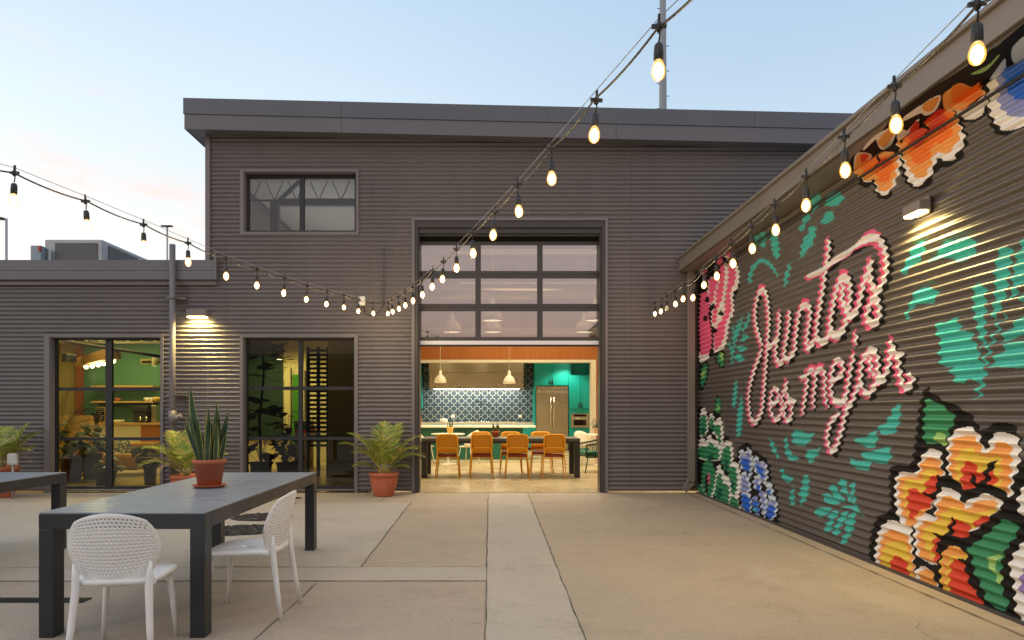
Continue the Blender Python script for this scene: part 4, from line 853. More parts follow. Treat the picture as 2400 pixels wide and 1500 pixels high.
b = MB(); xj, yj = X(30, 10.7), 10.7; b.box((xj-.075, yj-.04, .515), (xj+.075, yj+.04, .70)); o = b.build('meter_cover', M['grey_plastic'], bevel=.03); tag(o, 'small rounded white box mounted beside the palm at the left edge', 'wall box')
b = MB(); b.tube([(xj, yj, .0), (xj, yj, .52)], .016, 8); tag(b.build('mounting_stake', M['galvanised'], o), None)
def blade(mb, base, az, lean, L_, W, bend=.0, twist=0):
    """a snake-plant leaf: dark centre, yellow edges"""
    n = 12; fa0 = random.uniform(-1.1, 1.1); d0 = Vector((cos(az)*sin(lean), sin(az)*sin(lean), cos(lean))); p = Vector(base); rows_ = []
    for i in range(n+1):
        f = i/n; wd = W*(.55+.9*f if f < .45 else (.955*(1-((f-.45)/.55)**2.2)))*.5+.0006; fa = fa0+twist*.6*f+random.uniform(-.03, .03)
        s = Vector((cos(fa), sin(fa), 0)); nn = Vector((-sin(fa), cos(fa), 0))
        rows_.append([p-s*wd, p-s*wd*.80+nn*wd*.12, p+nn*wd*.30, p+s*wd*.80+nn*wd*.12, p+s*wd])
        d0 = (d0+Vector((cos(az), sin(az), 0))*bend/n+Vector((random.uniform(-.02, .02), random.uniform(-.02, .02), 0))).normalized(); p = p+d0*L_/n
    vs = [q for r in rows_ for q in r]
    for i in range(n):
        for j in range(4): pass
    b0 = len(mb.v); mb.v += [tuple(v) for v in vs]
    for i in range(n):
        for j in range(4):
            mb.f.append((b0+i*5+j, b0+i*5+j+1, b0+(i+1)*5+j+1, b0+(i+1)*5+j)); mb.m.append(1 if j in (0, 3) else 0); mb.sm.append(True)
def snake_plant(label, loc, r, h, n, hl, W, potm='terracotta', saucer=False, group=None, seed=1, spread=.25, extra=()):
    random.seed(seed)
    t = thing('snake_plant', label, 'potted plant', loc, group); pot(t, r, h, m=potm, z=.012 if saucer else 0)
    if saucer: MB().lathe([(.0005, .001), (r*.80, .0), (r*.98, .016), (r*1.02, .022), (r*.97, .022), (r*.84, .010), (.0005, .009)]).build('saucer', M[potm], t, local=True)
    for k in range(n):
        a = 2*pi*k/n*2.4+random.uniform(-.4, .4); rr = r*random.uniform(.1, .7)
        mb = MB(); blade(mb, (cos(a)*rr, sin(a)*rr, h-.035), a, random.uniform(.02, spread), hl*random.uniform(.42, 1.0), W*random.uniform(.65, 1.1), random.uniform(-.15, .1), random.uniform(-1.2, 1.2)); mb.build('leaf', [M['snake_green'], M['snake_edge']], t, local=True)
    for a, ln, l2, w2 in extra:
        mb = MB(); blade(mb, (cos(a)*r*.5, sin(a)*r*.5, h-.035), a, ln, l2, w2, -.15, .6); mb.build('leaf', [M['snake_green'], M['snake_edge']], t, local=True)
    return t
snake_plant('tall snake plant in a terracotta pot on a saucer on the long grey table', (X(491, 5.55), 5.55, .749), .128, .208, 24, .46, .058, saucer=True, seed=6, spread=.30,
            extra=[(R_(182), .20, .64, .062), (R_(0), .05, .52, .055), (R_(20), .25, .50, .045), (R_(180), .36, .46, .045)])
# ---------------------------------------------------------------- drains and planting pits
t = thing('drain_grate', 'long narrow black slotted drain grate flush with the concrete at the left', 'drain grate', (-3.6, 4.98, 0))
b = MB(); b.box((-5.6, 4.94, .0045), (-2.86, 5.06, .008)); b.build('channel', M['black_plastic'], t)
b = MB()
for k in range(110): x = -5.58+k*.0247; b.hexa([(x, 4.95, .0085), (x+.009, 4.95, .0085), (x+.022, 5.05, .0085), (x+.013, 5.05, .0085), (x, 4.95, .014), (x+.009, 4.95, .014), (x+.022, 5.05, .014), (x+.013, 5.05, .014)])
mat('grate_iron', (.045, .042, .04), .5); b.build('bars', M['grate_iron'], t)
mat('mulch', (.035, .03, .026), .9, noise=(30, .6)); mat('mulch_pale', (.20, .19, .17), .9)
def pit(label, cx, cy, rx, ry, seed):
    random.seed(seed); t = thing('planting_pit', label, 'planting pit', (cx, cy, 0), 'round dark gravel pits in the concrete')
    n = 40; ring = [(cx+rx*cos(2*pi*k/n)*random.uniform(.92, 1.1), cy+ry*sin(2*pi*k/n)*random.uniform(.92, 1.1), .0085) for k in range(n)]
    MB().quad(ring).build('pit_bed', M['mulch'], t)
    b = MB()
    for k in range(520):
        a = random.uniform(0, 2*pi); r = sqrt(random.random())*1.02; s = random.uniform(.005, .014); x, y = cx+rx*r*cos(a), cy+ry*r*sin(a); q = random.uniform(0, pi); l = random.uniform(1, 2.4)
        dx_, dy_ = cos(q)*s*l, sin(q)*s*l; ex, ey = -sin(q)*s*.6, cos(q)*s*.6
        b.add([(x-dx_, y-dy_, .009), (x+ex, y+ey, .011), (x+dx_, y+dy_, .010), (x-ex, y-ey, .009), (x, y, .009+s*.8)], [(0, 1, 4), (1, 2, 4), (2, 3, 4), (3, 0, 4)], 1 if random.random() < .22 else 0)
    b.build('gravel', [M['mulch'], M['mulch_pale']], t)['kind'] = 'stuff'
pit('farther round pit of dark gravel in the concrete behind the white chair', -2.88, 8.88, .36, .33, 1)
pit('nearer round pit of dark gravel between table legs and white chair', -2.80, 7.92, .38, .36, 2)
for px, py, lb in ((695, 1168, 'small round dark cleanout cap nearest the wall window'), (682, 1181, 'small round dark cleanout cap just in front of another cap')):
    Y = F*H/(py-CY); o = MB().lathe([(.0005, .012), (.065, .011), (.075, .005), (.08, .0)], (X(px, Y), Y, 0), 20).build('cleanout_cover', M['black_plastic']); tag(o, lb, 'drain cap', 'round drain caps in the concrete')
# ---------------------------------------------------------------- kitchen hall
def struct(mb, name, m, **k): return tag(mb.build(name, m, **k), kind='structure')
mat('wall_cream', (.72, .66, .52), .8, noise=(1, .04)); mat('wall_mauve', (.42, .25, .24), .8); mat('ceiling_white', (.66, .62, .58), .85); mat('wood_orange', (.36, .115, .018), .5, noise=(3, .14, (6, 6, .5)))
mat('wood_tan', (.55, .33, .12), .5, noise=(3, .14, (.5, 4, 4))); mat('teal_cabinet', (.005, .37, .35), .38, noise=(2, .05)); mat('teal_dark', (.006, .10, .065), .45); mat('steel', (.50, .43, .31), .30, .85, noise=(.8, .04, (.3, 1, 1))); mat('steel_bright', (.85, .78, .62), .22, .9)
mat('worktop', (.80, .74, .62), .35); mat('chair_orange', (.92, .46, .02), .5); mat('cushion_red', (.25, .025, .012), .8); mat('shade_cream', (.82, .76, .60), .4); mat('yellow_pot', (.78, .50, .10), .5); mat('red_pot', (.60, .12, .03), .5)
mat('green_velvet', (.01, .10, .06), .7); mat('table_black', (.022, .022, .022), .45); mat('table_top_dark', (.10, .095, .075), .4); mat('off_white', (.80, .75, .64), .5); mat('oven_glass', (.01, .01, .01), .1)
emis('lamp_inner', (1, .86, .58), 7); emis('downlight', (1, .88, .62), 30)
def light(tp, loc, e, col=(1, .84, .55), size=1, sy=None, rot=(0, 0, 0), spread=None, blend=.6, ang=120, parent=None, rad=.06):
    ld = bpy.data.lights.new('lamp', tp); ld.energy = e; ld.color = col
    if tp == 'AREA':
        ld.shape = 'RECTANGLE'; ld.size = size; ld.size_y = sy or size
        if spread: ld.spread = radians(spread)
    else: ld.shadow_soft_size = rad
    if tp == 'SPOT': ld.spot_size = radians(ang); ld.spot_blend = blend
    o = bpy.data.objects.new('light', ld); COL.objects.link(o)
    if parent: o.parent = parent; o.location = Vector(loc)-parent.location
    else: o.location = loc
    o.rotation_euler = rot; return o
struct(MB().quad([(-12, YF+.02, .0045), (9, YF+.02, .0045), (9, 26.9, .0045), (-12, 26.9, .0045)]), 'interior_floor', M['interior_floor'])
hall = thing('kitchen_hall', 'open-plan kitchen interior shell seen through the raised overhead door', 'room', (0, 18, 0))
b = MB(); b.box((-2.0, YF+.06, 0), (-1.95, 19, 3.45)); b.box((-2.65, 19, 0), (-1.95, 19.05, 3.45)); b.box((-2.65, 19.05, 0), (-2.60, 26.9, 5.2)); b.box((4.4, YF+.06, 0), (4.45, 26.9, 5.3)); b.build('side_wall', M['wall_cream'], hall)
b = MB(); b.box((-4.55, YF+.1, 5.48), (8.9, 26.9, 5.515)); b.build('ceiling', M['ceiling_white'], hall)
YP = 20.5; sp = lambda p: X(p, YP); zp = lambda p: Z(p, YP)
b = MB(); b.box((-2.6, YP, zp(843)), (sp(1397), YP+.3, zp(787))); b.box((sp(1397), YP, 0), (3.62, YP+.3, zp(787))); b.build('wood_surround', M['wood_orange'], hall)
b = MB(); b.box((-2.6, YP-.012, zp(849)), (sp(1386), YP+.35, zp(843)-.002)); b.box((sp(1386), YP-.012, 0), (sp(1397)-.002, YP+.35, zp(843)-.002)); b.build('white_trim', M['wall_cream'], hall)
b = MB(); b.box((-2.6, YP+.02, zp(786)), (4.4, YP+.3, zp(768))); b.build('ledge_band', M['wall_cream'], hall)
b = MB(); b.box((-2.6, YP+.3, zp(767)), (4.4, YP+.4, 5.45)); b.box((3.63, YP+.1, 0), (4.4, YP+.3, zp(787))); b.build('upper_wall', M['wall_mauve'], hall)
b = MB(); b.box((-2.6, YP+.36, 2.98), (4.4, 26, 3.05)); b.build('kitchen_ceiling', M['ceiling_white'], hall)
b = MB(); b.box((3.37, YP+.36, 0), (3.42, 24.2, 2.98)); b.build('kitchen_side_wall', M['wall_cream'], hall)
# roof trusses and duct seen through the glass
tr = thing('roof_truss', 'pale steel roof trusses under the hall ceiling', 'truss', (0, 15, 5))
for Y in (14.5, 17.5):
    b = MB(); b.bar((-1.9, Y, 5.15), (4.35, Y, 5.15), .06); b.bar((-1.9, Y, 4.65), (4.35, Y, 4.65), .05); n = 12
    for k in range(n): x = -1.9+k*6.2/n; b.bar((x, Y, 4.65), (x+.26, Y, 5.15), .025); b.bar((x+.26, Y, 5.15), (x+.52, Y, 4.65), .025)
    b.build('truss', M['galvanised'], tr)
o = MB().tube([(-1.9, 17.0, 4.2), (3.0, 17.0, 4.2)], .20, 20).build('air_duct', M['steel_bright']); tag(o, 'round pale air duct running across the hall behind the door glass', 'duct')
# tile wall (procedural star pattern)
def tile_mat():
    m = bpy.data.materials.new('star_tile'); m.use_nodes = True; t = m.node_tree; b = t.nodes['Principled BSDF']; k = t.links.new
    co = t.nodes.new('ShaderNodeTexCoord'); sp_ = t.nodes.new('ShaderNodeSeparateXYZ'); k(co.outputs['Object'], sp_.inputs[0])
    def mt(op, a, c=None):
        n = t.nodes.new('ShaderNodeMath'); n.operation = op
        for i, v in enumerate((a, c)):
            if v is None: continue
            if isinstance(v, (int, float)): n.inputs[i].default_value = v
            else: k(v, n.inputs[i])
        return n.outputs[0]
    T = .265
    fr_ = lambda s: mt('ABSOLUTE', mt('SUBTRACT', mt('FRACT', mt('ADD', mt('DIVIDE', s, T), 100.25)), .5))
    x, z = fr_(sp_.outputs[0]), fr_(sp_.outputs[2])
    sq = mt('SUBTRACT', mt('MAXIMUM', x, z), .30); dm = mt('SUBTRACT', mt('MULTIPLY', mt('ADD', x, z), .7071), .30)
    star = mt('ABSOLUTE', mt('MINIMUM', sq, dm)); l1 = mt('LESS_THAN', star, .022)
    outside = mt('GREATER_THAN', mt('MINIMUM', sq, dm), 0)
    cross = mt('MULTIPLY', mt('LESS_THAN', mt('MINIMUM', x, z), .018), outside)
    ln = mt('MAXIMUM', l1, cross)
    mx = t.nodes.new('ShaderNodeMix'); mx.data_type = 'RGBA'; k(ln, mx.inputs[0]); mx.inputs[6].default_value = (.030, .065, .090, 1); mx.inputs[7].default_value = (.62, .64, .60, 1); k(mx.outputs[2], b.inputs['Base Color'])
    b.inputs['Roughness'].default_value = .35; M['star_tile'] = m
tile_mat()
YK = 24.0; sk = lambda p, Y=YK: X(p, Y); zk = lambda p, Y=YK: Z(p, Y)
tag(MB().box((-2.6, YK, 0), (3.37, YK+.1, 2.98)).build('tiled_wall', M['star_tile'], loc=(0, YK, 0)), 'backsplash wall of blue-grey and white star-pattern tiles', 'tiled wall')
# range hood
Y = 23.2; t = thing('range_hood', 'wide stainless steel range hood above the tiled backsplash', 'range hood', (sk(1116, Y), Y, 2))
b = MB(); x0, x1 = sk(1006, Y), sk(1227, Y); b.box((x0, Y, zk(911, Y)), (x1, YK-.01, zk(873, Y)-.004)); b.box((x0-.01, Y-.03, zk(873, Y)), (x1+.01, YK-.01, zk(846, Y))); b.build('canopy', M['steel'], t, bevel=.006)
b = MB(); b.box((x0+.15, Y+.08, zk(911, Y)-.02), (x1-.15, Y+.16, zk(911, Y)-.006)); b.build('light_strip', M['downlight'], t)
light('AREA', ((x0+x1)/2, Y+.35, zk(912, Y)-.05), 26, (1, .95, .85), 3.0, .25, parent=t, rot=(radians(25), 0, 0))
# base cabinets, cooktop, island
t = thing('base_cabinets', 'long teal base cabinets with pale worktop under the tiled wall', 'kitchen cabinet', (-.6, 23.6, 0))
MB().box((-2.58, 23.4, .1), (sk(1252, 23.4), 23.98, .88)).build('cabinet_body', M['teal_cabinet'], t); MB().box((-2.58, 23.36, .885), (sk(1254, 23.4), 23.98, .925)).build('worktop', M['worktop'], t)
t = thing('cooktop', 'stainless gas cooktop on the worktop below the hood', 'cooktop', (sk(1150, 23.5), 23.6, .926))
b = MB(); b.box((sk(1090, 23.5), 23.45, .927), (sk(1205, 23.5), 23.9, .96)); b.build('hob', M['steel_bright'], t, bevel=.006)
b = MB()
for k in range(8): x = sk(1095, 23.5)+k*.21; b.tube([(x, 23.5, .965), (x, 23.85, .965)], .012, 5)
b.build('burner_grates', M['black_metal'], t)
t = thing('kitchen_island', 'dark green kitchen island with a pale stone worktop', 'kitchen island', (-.5, 19.4, 0))
MB().box((-2.5, 19.1, .004), (X(1226, 19.1), 20.1, .87)).build('island_body', M['teal_dark'], t); MB().box((-2.4, 18.95, .875), (X(1256, 18.95), 20.2, .93)).build('worktop', M['worktop'], t, bevel=.004)
# faucet
b = MB(); b.tube([P(1125, 941, 23.9), P(1133, 941, 23.8), P(1133, 947, 23.7), P(1150, 948, 23.6), P(1150, 955, 23.6)], .02, 6); b.tube([P(1112, 939, 23.95), P(1125, 941, 23.9)], .02, 6); tag(b.build('pot_filler', M['black_metal']), 'black folding pot filler tap on the tiled wall', 'tap')
for px, lb in ((1062, 'white socket plate low on the left of the tiled wall'), (1219, 'white socket plate low on the right of the tiled wall')):
    b = MB(); b.box((sk(px-4), YK-.02, zk(979)), (sk(px+4), YK-.002, zk(972))); o = b.build('socket_plate', M['off_white'], bevel=.004); tag(o, lb, 'socket', 'sockets on the tiled wall')
# fridge
Y = 23.2; t = thing('refrigerator', 'wide stainless two-door refrigerator with long vertical handles', 'refrigerator', (sk(1294, Y), Y, 0))
MB().box((sk(1257, Y), Y+.02, .02), (sk(1331, Y), YK-.02, zk(905, Y))).build('body', M['steel'], t)
MB().box((sk(1257, Y), Y-.0, zk(915, Y)), (sk(1331, Y), Y+.018, zk(905, Y))).build('grille', M['steel'], t); MB().box((sk(1257, Y), Y-.03, zk(920, Y)), (sk(1331, Y), Y+.018, zk(916, Y))).build('trim_bar', M['steel_bright'], t)
for a, c in ((1257, 1293.7), (1294.3, 1331)): MB().box((sk(a, Y), Y-.03, zk(1014, Y)), (sk(c, Y), Y+.018, zk(920.6, Y))).build('door', M['steel'], t, bevel=.004)
MB().box((sk(1257, Y), Y-.03, .06), (sk(1331, Y), Y+.018, zk(1015.5, Y))).build('drawer', M['steel'], t, bevel=.004)
for px in (1291, 1298): MB().tube([P(px, 930, Y-.07), P(px, 1002, Y-.07)], .018, 8).build('handle', M['steel_bright'], t)
MB().tube([P(1268, 1018, Y-.07), P(1320, 1018, Y-.07)], .018, 8).build('handle', M['steel_bright'], t)
# cabinets
def cab(t, x0, x1, y0, y1, Y, hpx=None, hpy=None):
    o = MB().box((sk(x0, Y), Y-.02, zk(y1, Y)), (sk(x1, Y), Y-.001, zk(y0, Y))).build('door', M['teal_cabinet'], t, bevel=.003)
    b = MB(); f_ = .07; a, c, d, e = sk(x0, Y), sk(x1, Y), zk(y1, Y), zk(y0, Y)
    b.box((a+.004, Y-.032, d+.004), (a+f_, Y-.0205, e-.004)); b.box((c-f_, Y-.032, d+.004), (c-.004, Y-.0205, e-.004)); b.box((a+f_, Y-.032, d+.004), (c-f_, Y-.0205, d+f_)); b.box((a+f_, Y-.032, e-f_), (c-f_, Y-.0205, e-.004)); b.build('frame', M['teal_cabinet'], o)
    if hpx: MB().tube([P(hpx, hpy-6, Y-.07), P(hpx, hpy+6, Y-.07)], .016, 6).build('handle', M['black_metal'], o)
Y = 23.2; t = thing('fridge_cabinet', 'teal cabinet with two doors directly above the refrigerator', 'kitchen cabinet', (sk(1294, Y), Y, 2)); MB().box((sk(1252, Y), Y, zk(904, Y)), (sk(1333, Y), YK-.02, 2.965)).build('cabinet_body', M['teal_cabinet'], t); MB().box((sk(1252, Y), Y, 0), (sk(1256, Y), YK-.02, zk(904, Y))).build('side_panel', M['teal_cabinet'], t)
cab(t, 1255, 1292.5, 851, 903, Y, 1290, 896); cab(t, 1293.5, 1332, 851, 903, Y, 1296, 896)
t = thing('pantry_cabinet', 'tall teal cabinet at the right with an open niche on top and a built-in oven', 'kitchen cabinet', (sk(1360, Y), Y, 0))
b = MB(); b.box((sk(1333.5, Y), Y, .0), (sk(1386, Y), YK-.02, zk(879, Y))); b.box((sk(1333.5, Y), Y, zk(879, Y)), (sk(1337, Y), YK-.02, 2.965)); b.box((sk(1382, Y), Y, zk(879, Y)), (sk(1386, Y), YK-.02, 2.965)); b.box((sk(1337, Y), Y+.5, zk(879, Y)), (sk(1382, Y), Y+.52, 2.965)); b.build('cabinet_body', M['teal_cabinet'], t)
cab(t, 1336, 1359.5, 881, 957, Y, 1357, 948); cab(t, 1360.5, 1384, 881, 957, Y, 1363, 950); cab(t, 1336, 1384, 1008, 1040, Y)
t2 = thing('built_in_oven', 'small stainless built-in oven in the tall teal cabinet', 'oven', (sk(1360, Y), Y, 1)); MB().box((sk(1338, Y), Y-.05, zk(1002, Y)), (sk(1380, Y), Y-.001, zk(969, Y))).build('body', M['steel'], t2, bevel=.004)
MB().box((sk(1344, Y), Y-.054, zk(997, Y)), (sk(1374, Y), Y-.0505, zk(984, Y))).build('door_glass', M['oven_glass'], t2); MB().box((sk(1344, Y), Y-.054, zk(976, Y)), (sk(1374, Y), Y-.0505, zk(971, Y))).build('control_panel', M['oven_glass'], t2); MB().tube([P(1341, 980, Y-.09), P(1377, 980, Y-.09)], .018, 6).build('handle', M['steel_bright'], t2)
t = thing('wall_cabinet', 'teal wall cabinet at the far left edge of the kitchen', 'kitchen cabinet', (-2.4, 23.5, 2)); MB().box((-2.6, 23.5, Z(957, 23.5)), (X(988, 23.5), YK-.01, Z(850, 23.5))).build('cabinet_body', M['teal_cabinet'], t)
b = MB(); b.lathe([(.05, 0), (.07, .03), (.075, .16), (.06, .2), (.0005, .2)], (X(983, 23.6), 23.6, .926), 12); tag(b.build('utensil_jar', M['red_pot']), 'small orange jar on the worktop under the left wall cabinet', 'jar')
b = MB(); b.lathe([(.10, 0), (.14, .05), (.12, .12), (.0005, .15)], (X(1040, 23.6), 23.6, .926), 14); tag(b.build('mixing_bowl', M['off_white']), 'pale bowl on the worktop behind the island plant', 'bowl')
# pendants
def pendant(label, px, pyb, Y, wpx, top=5.2, group=None, e=60):
    s = F/Y; r = wpx/2/s; x = X(px, Y); z = Z(pyb, Y)
    t = thing('pendant_lamp', label, 'pendant lamp', (x, Y, z), group); h = r*2.1
    b = MB(); b.lathe([(r, 0), (r*.97, r*.3), (r*.82, r*.75), (r*.55, r*1.12), (r*.28, r*1.3), (r*.24, r*1.9), (r*.12, r*2.05), (.004, r*2.06)], n=24); o = b.build('shade', M['shade_cream'], t, local=True); q = o.modifiers.new('s', 'SOLIDIFY'); q.thickness = .004
    MB().lathe([(r*.93, .012), (.0005, .016)], n=20).build('diffuser', M['lamp_inner'], t, local=True)
    MB().tube([(0, 0, r*2.06), (0, 0, top-z)], .006, 5).build('cord', M['off_white'], t, local=True)
    light('SPOT', (x, Y, z-.02), e, (1, .83, .55), ang=150, parent=t, rad=.12)
    return t
pg1 = 'two cream dome pendants over the kitchen island'; pg2 = 'large pale pendants high in the hall'
pendant('cream dome pendant hanging in front of the left part of the hood', 1032, 897, 18.6, 28.5, group=pg1, e=60); pendant('cream dome pendant hanging in front of the right part of the hood', 1193.5, 899, 18.4, 29.5, group=pg1, e=60)
for px, pb, w_, Y, lb in ((1154, 752, 50, 14.4, 'large pale pendant behind the middle door pane, upper of two'), (1155, 779, 44, 16.2, 'large pale pendant behind the middle door pane, lower of two'), (1396, 752, 50, 14.4, 'large pale pendant behind the right door pane, upper of two'), (1369, 779, 44, 16.2, 'large pale pendant behind the right door pane, lower of two'), (1060, 779, 44, 16.2, 'large pale pendant behind the left door pane')):
    pendant(lb, px, pb, Y, w_, group=pg2, e=100)
for x, yl in ((-1.6, 21.3), (-.3, 21.3), (1.0, 21.3), (X(1328, 22.7), 22.7)):  # only the last is visible; three unseen ones are added to light the kitchen
    o = MB().lathe([(.0005, .0), (.06, .001), (.075, .006), (.08, .012)], (x, yl, 2.964), 16).build('recessed_light', M['downlight']); tag(o, {-1.6: 'unseen recessed light added above the left of the kitchen', -.3: 'unseen recessed light added above the middle of the hood', 1.0: 'unseen recessed light added above the tiled wall right end'}.get(x, 'bright recessed ceiling light above the teal cabinets'), 'ceiling light', 'recessed kitchen lights')
    light('SPOT', (x, yl, 2.94), 105, (1, .86, .60), ang=130, parent=None)
light('AREA', (1.2, 14.5, 4.9), 200, (1, .82, .55), 4, 3)
light('AREA', (1.2, 18.6, 4.6), 130, (1, .82, .55), 4, 1.5)
# long black table and orange chairs
t = thing('long_indoor_table', 'long black table just inside the open door with orange chairs', 'table', (X(987, 13.93), 13.93, 0))
x0, x1, y0, y1 = X(987, 13.93), X(1360, 13.93), 13.93, 14.95
MB().box((x0, y0, .735), (x1, y1, .79)).build('tabletop', M['table_top_dark'], t, bevel=.004); b = MB(); b.box((x0+.10, y0+.01, .69), (x1-.10, y0+.06, .733)); b.box((x0+.10, y1-.06, .69), (x1-.10, y1-.01, .733)); b.build('apron', M['table_black'], t)
for a in (x0+.003, x1-.113):
    for c in (y0+.003, y1-.113): MB().box((a, c, 0), (a+.11, c+.11, .734)).build('leg', M['table_black'], t, bevel=.003)
def make_orange():
    t = thing('orange_chair', 'orange chair', 'chair', (0, 0, 0), 'orange chairs around the long black table')
    b = MB(); W0, W1_ = .205, .185; n = 8; pts = []
    def row(z, w, r=0): return z, w
    prof = [(.50, .190), (.60, .195), (.72, .198), (.80, .197), (.84, .188), (.860, .165), (.868, .13)]
    vs = []; m = 9
    for z, w_ in prof:
        for j in range(m): u = -1+2*j/(m-1); vs.append((u*w_, -.235-.05*(z-.5)/.37-.018*(1-u*u), z))
    b.add(vs, [(i*m+j, i*m+j+1, (i+1)*m+j+1, (i+1)*m+j) for i in range(len(prof)-1) for j in range(m-1)], 0, True)
    o = b.build('backrest', mat('woven_orange', (.66, .27, .008), .6), t, local=True); q = o.modifiers.new('s', 'SOLIDIFY'); q.thickness = .016; q.offset = 0
    b = MB(); b.tube([(-.235, -.255, 0), (-.205, -.235, .40), (-.185, -.268, .57), (-.165, -.283, .605), (-.13, -.288, .612), (.13, -.288, .612), (.165, -.283, .605), (.185, -.268, .57), (.205, -.235, .40), (.235, -.255, 0)], .013, 8); b.build('back_frame', M['chair_orange'], t, local=True)
    b = MB(); b.tube([(-.198, -.25, .50), (-.206, -.29, .72), (-.200, -.302, .82), (-.178, -.305, .860), (-.12, -.306, .872), (.12, -.306, .872), (.178, -.305, .860), (.200, -.302, .82), (.206, -.29, .72), (.198, -.25, .50)], .011, 8); b.build('back_rim', M['chair_orange'], t, local=True)
    MB().box((-.20, -.22, .425), (.20, .20, .465)).build('seat_cushion', M['cushion_red'], t, local=True, bevel=.012)
    b = MB(); b.tube([(-.205, -.235, .405), (.205, -.235, .405)], .012, 6); b.tube([(-.205, .19, .405), (.205, .19, .405)], .012, 6); b.tube([(-.205, -.235, .405), (-.205, .19, .405)], .012, 6); b.tube([(.205, -.235, .405), (.205, .19, .405)], .012, 6); b.build('seat_frame', M['chair_orange'], t, local=True)
    for s in (-1, 1): MB().tube([(s*.203, .19, .42), (s*.235, .23, 0)], [.014, .011], 8).build('leg', M['chair_orange'], t, local=True)
    return t
oc = make_orange(); lab = ['nearest the left table leg', 'second from the left', 'third from the left', 'nearest the right table leg']
for i, px in enumerate((1048.5, 1129, 1212.8, 1299)):
    c = oc if i == 0 else copy_tree(oc); c.location = (X(px, 13.87), 14.115, 0); c['label'] = 'orange chair with its back to the courtyard, '+lab[i]
for i, px in enumerate((1127, 1197, 1268)):
    c = copy_tree(oc); c.location = (X(px, 15.15), 15.0, 0); c.rotation_euler = (0, 0, pi); c['label'] = 'orange chair on the far side of the black table, '+['leftmost of three', 'middle of three', 'rightmost of three'][i]
snake_plant('small snake plant in a red square pot on the long black table', (X(1161.5, 14.5), 14.5, .79), .085, .125, 9, .23, .035, potm='red_pot', seed=9)
# white tables and shell chairs behind
def white_table(label, x, y, r):
    t = thing('round_table', label, 'table', (x, y, 0), 'white round tables beyond the black table'); MB().lathe([(.0005, .735), (r-.01, .735), (r, .745), (r-.004, .765), (.0005, .768)], n=28).build('tabletop', M['off_white'], t, local=True)
    MB().lathe([(.22, .0), (.21, .015), (.03, .03), (.025, .735)], n=20).build('pedestal', M['off_white'], t, local=True); return t
white_table('round white table left, holding the yellow-potted plant', X(1052, 18.0), 17.6, .42); white_table('round white table at the right edge of the doorway', X(1412, 17.3), 17.3, .40)
def tub_chair():
    t = thing('shell_chair', 'x', 'chair', (0, 0, 0), 'white shell chairs at the round tables'); b = MB(); m, n = 11, 6; vs = []
    for i in range(n):
        z = .45+i*.40/(n-1); 
        for j in range(m):
            a = pi*(1.0+j/(m-1)); hgt = .44+(z-.44)*(.55+.45*sin(pi*j/(m-1))); vs.append((cos(a)*.24, sin(a)*.22-.02-.06*(hgt-.44), hgt))
    b.add(vs, [(i*m+j, i*m+j+1, (i+1)*m+j+1, (i+1)*m+j) for i in range(n-1) for j in range(m-1)], 0, True)
    o = b.build('backrest', M['off_white'], t, local=True); q = o.modifiers.new('s', 'SOLIDIFY'); q.thickness = .012
    MB().lathe([(.0005, .44), (.2, .445), (.235, .455), (.235, .43), (.0005, .42)], n=20).build('seat', M['off_white'], t, local=True)
    for sx in (-1, 1):
        for sy in (-1, 1): MB().tube([(sx*.14, sy*.14, .43), (sx*.21, sy*.21, 0)], .013, 6).build('leg', M['off_white'], t, local=True)
    return t
tc_ = tub_chair()
for i, (px, Y, rz, lb) in enumerate(((995, 17.6, -pi/2+.3, 'white shell chair left of the round table, partly behind the black table'), (1098, 17.5, pi/2-.5, 'white shell chair right of the round table with the yellow pot'), (1370, 17.2, -pi/2+.9, 'white shell chair at the right edge beside the green armchair'))):
    c = tc_ if i == 0 else copy_tree(tc_); c.location = (X(px, Y), Y, 0); c.rotation_euler = (0, 0, rz); c['label'] = lb
snake_plant('small snake plant in a yellow pot on the round white table', (X(1055, 17.6), 17.6, .768), .09, .155, 11, .24, .032, potm='yellow_pot', seed=12)
def bushy(name, label, loc, r, h, potm, nl, size, m, cat='potted plant', seed=1, spread=.5, hh=.3, group=None):
    random.seed(seed); t = thing(name, label, cat, loc, group); pot(t, r, h, m=potm)
    mb = MB(); st = MB()
    for k in range(nl):
        a = random.uniform(0, 2*pi); e = random.uniform(.2, 1.4); R1 = random.uniform(.3, 1)*spread; p = Vector((cos(a)*cos(e)*R1, sin(a)*cos(e)*R1, h+hh*random.uniform(.2, 1)*sin(e)+.02))
        st.tube([(0, 0, h-.03), p*.5+Vector((0, 0, h*.4)), p], .004, 4); d = Vector((cos(a), sin(a), random.uniform(-.6, .4))).normalized(); s = d.cross(Vector((0, 0, 1))).normalized(); L_ = size*random.uniform(.7, 1.2); nn = s.cross(d)
        q = [p, p+d*L_*.3+s*L_*.34, p+d*L_*.65+s*L_*.28-nn*L_*.08, p+d*L_-nn*L_*.25, p+d*L_*.65-s*L_*.28-nn*L_*.08, p+d*L_*.3-s*L_*.34]; c_ = p+d*L_*.5+nn*L_*.05
        mb.add(q+[c_], [(i, (i+1) % 6, 6) for i in range(6)], 0, True)
    mb.build('foliage', M[m], t, local=True); st.build('stem', M['stem_green'], t, local=True); return t
mat('pot_tan', (.55, .33, .18), .6)
bushy('leafy_plant', 'leafy green plant in a tan pot on the round table at the right edge', (X(1400, 17.2), 17.2, .768), .10, .14, 'pot_tan', 26, .11, 'mid_leaf', seed=5, spread=.18, hh=.22)
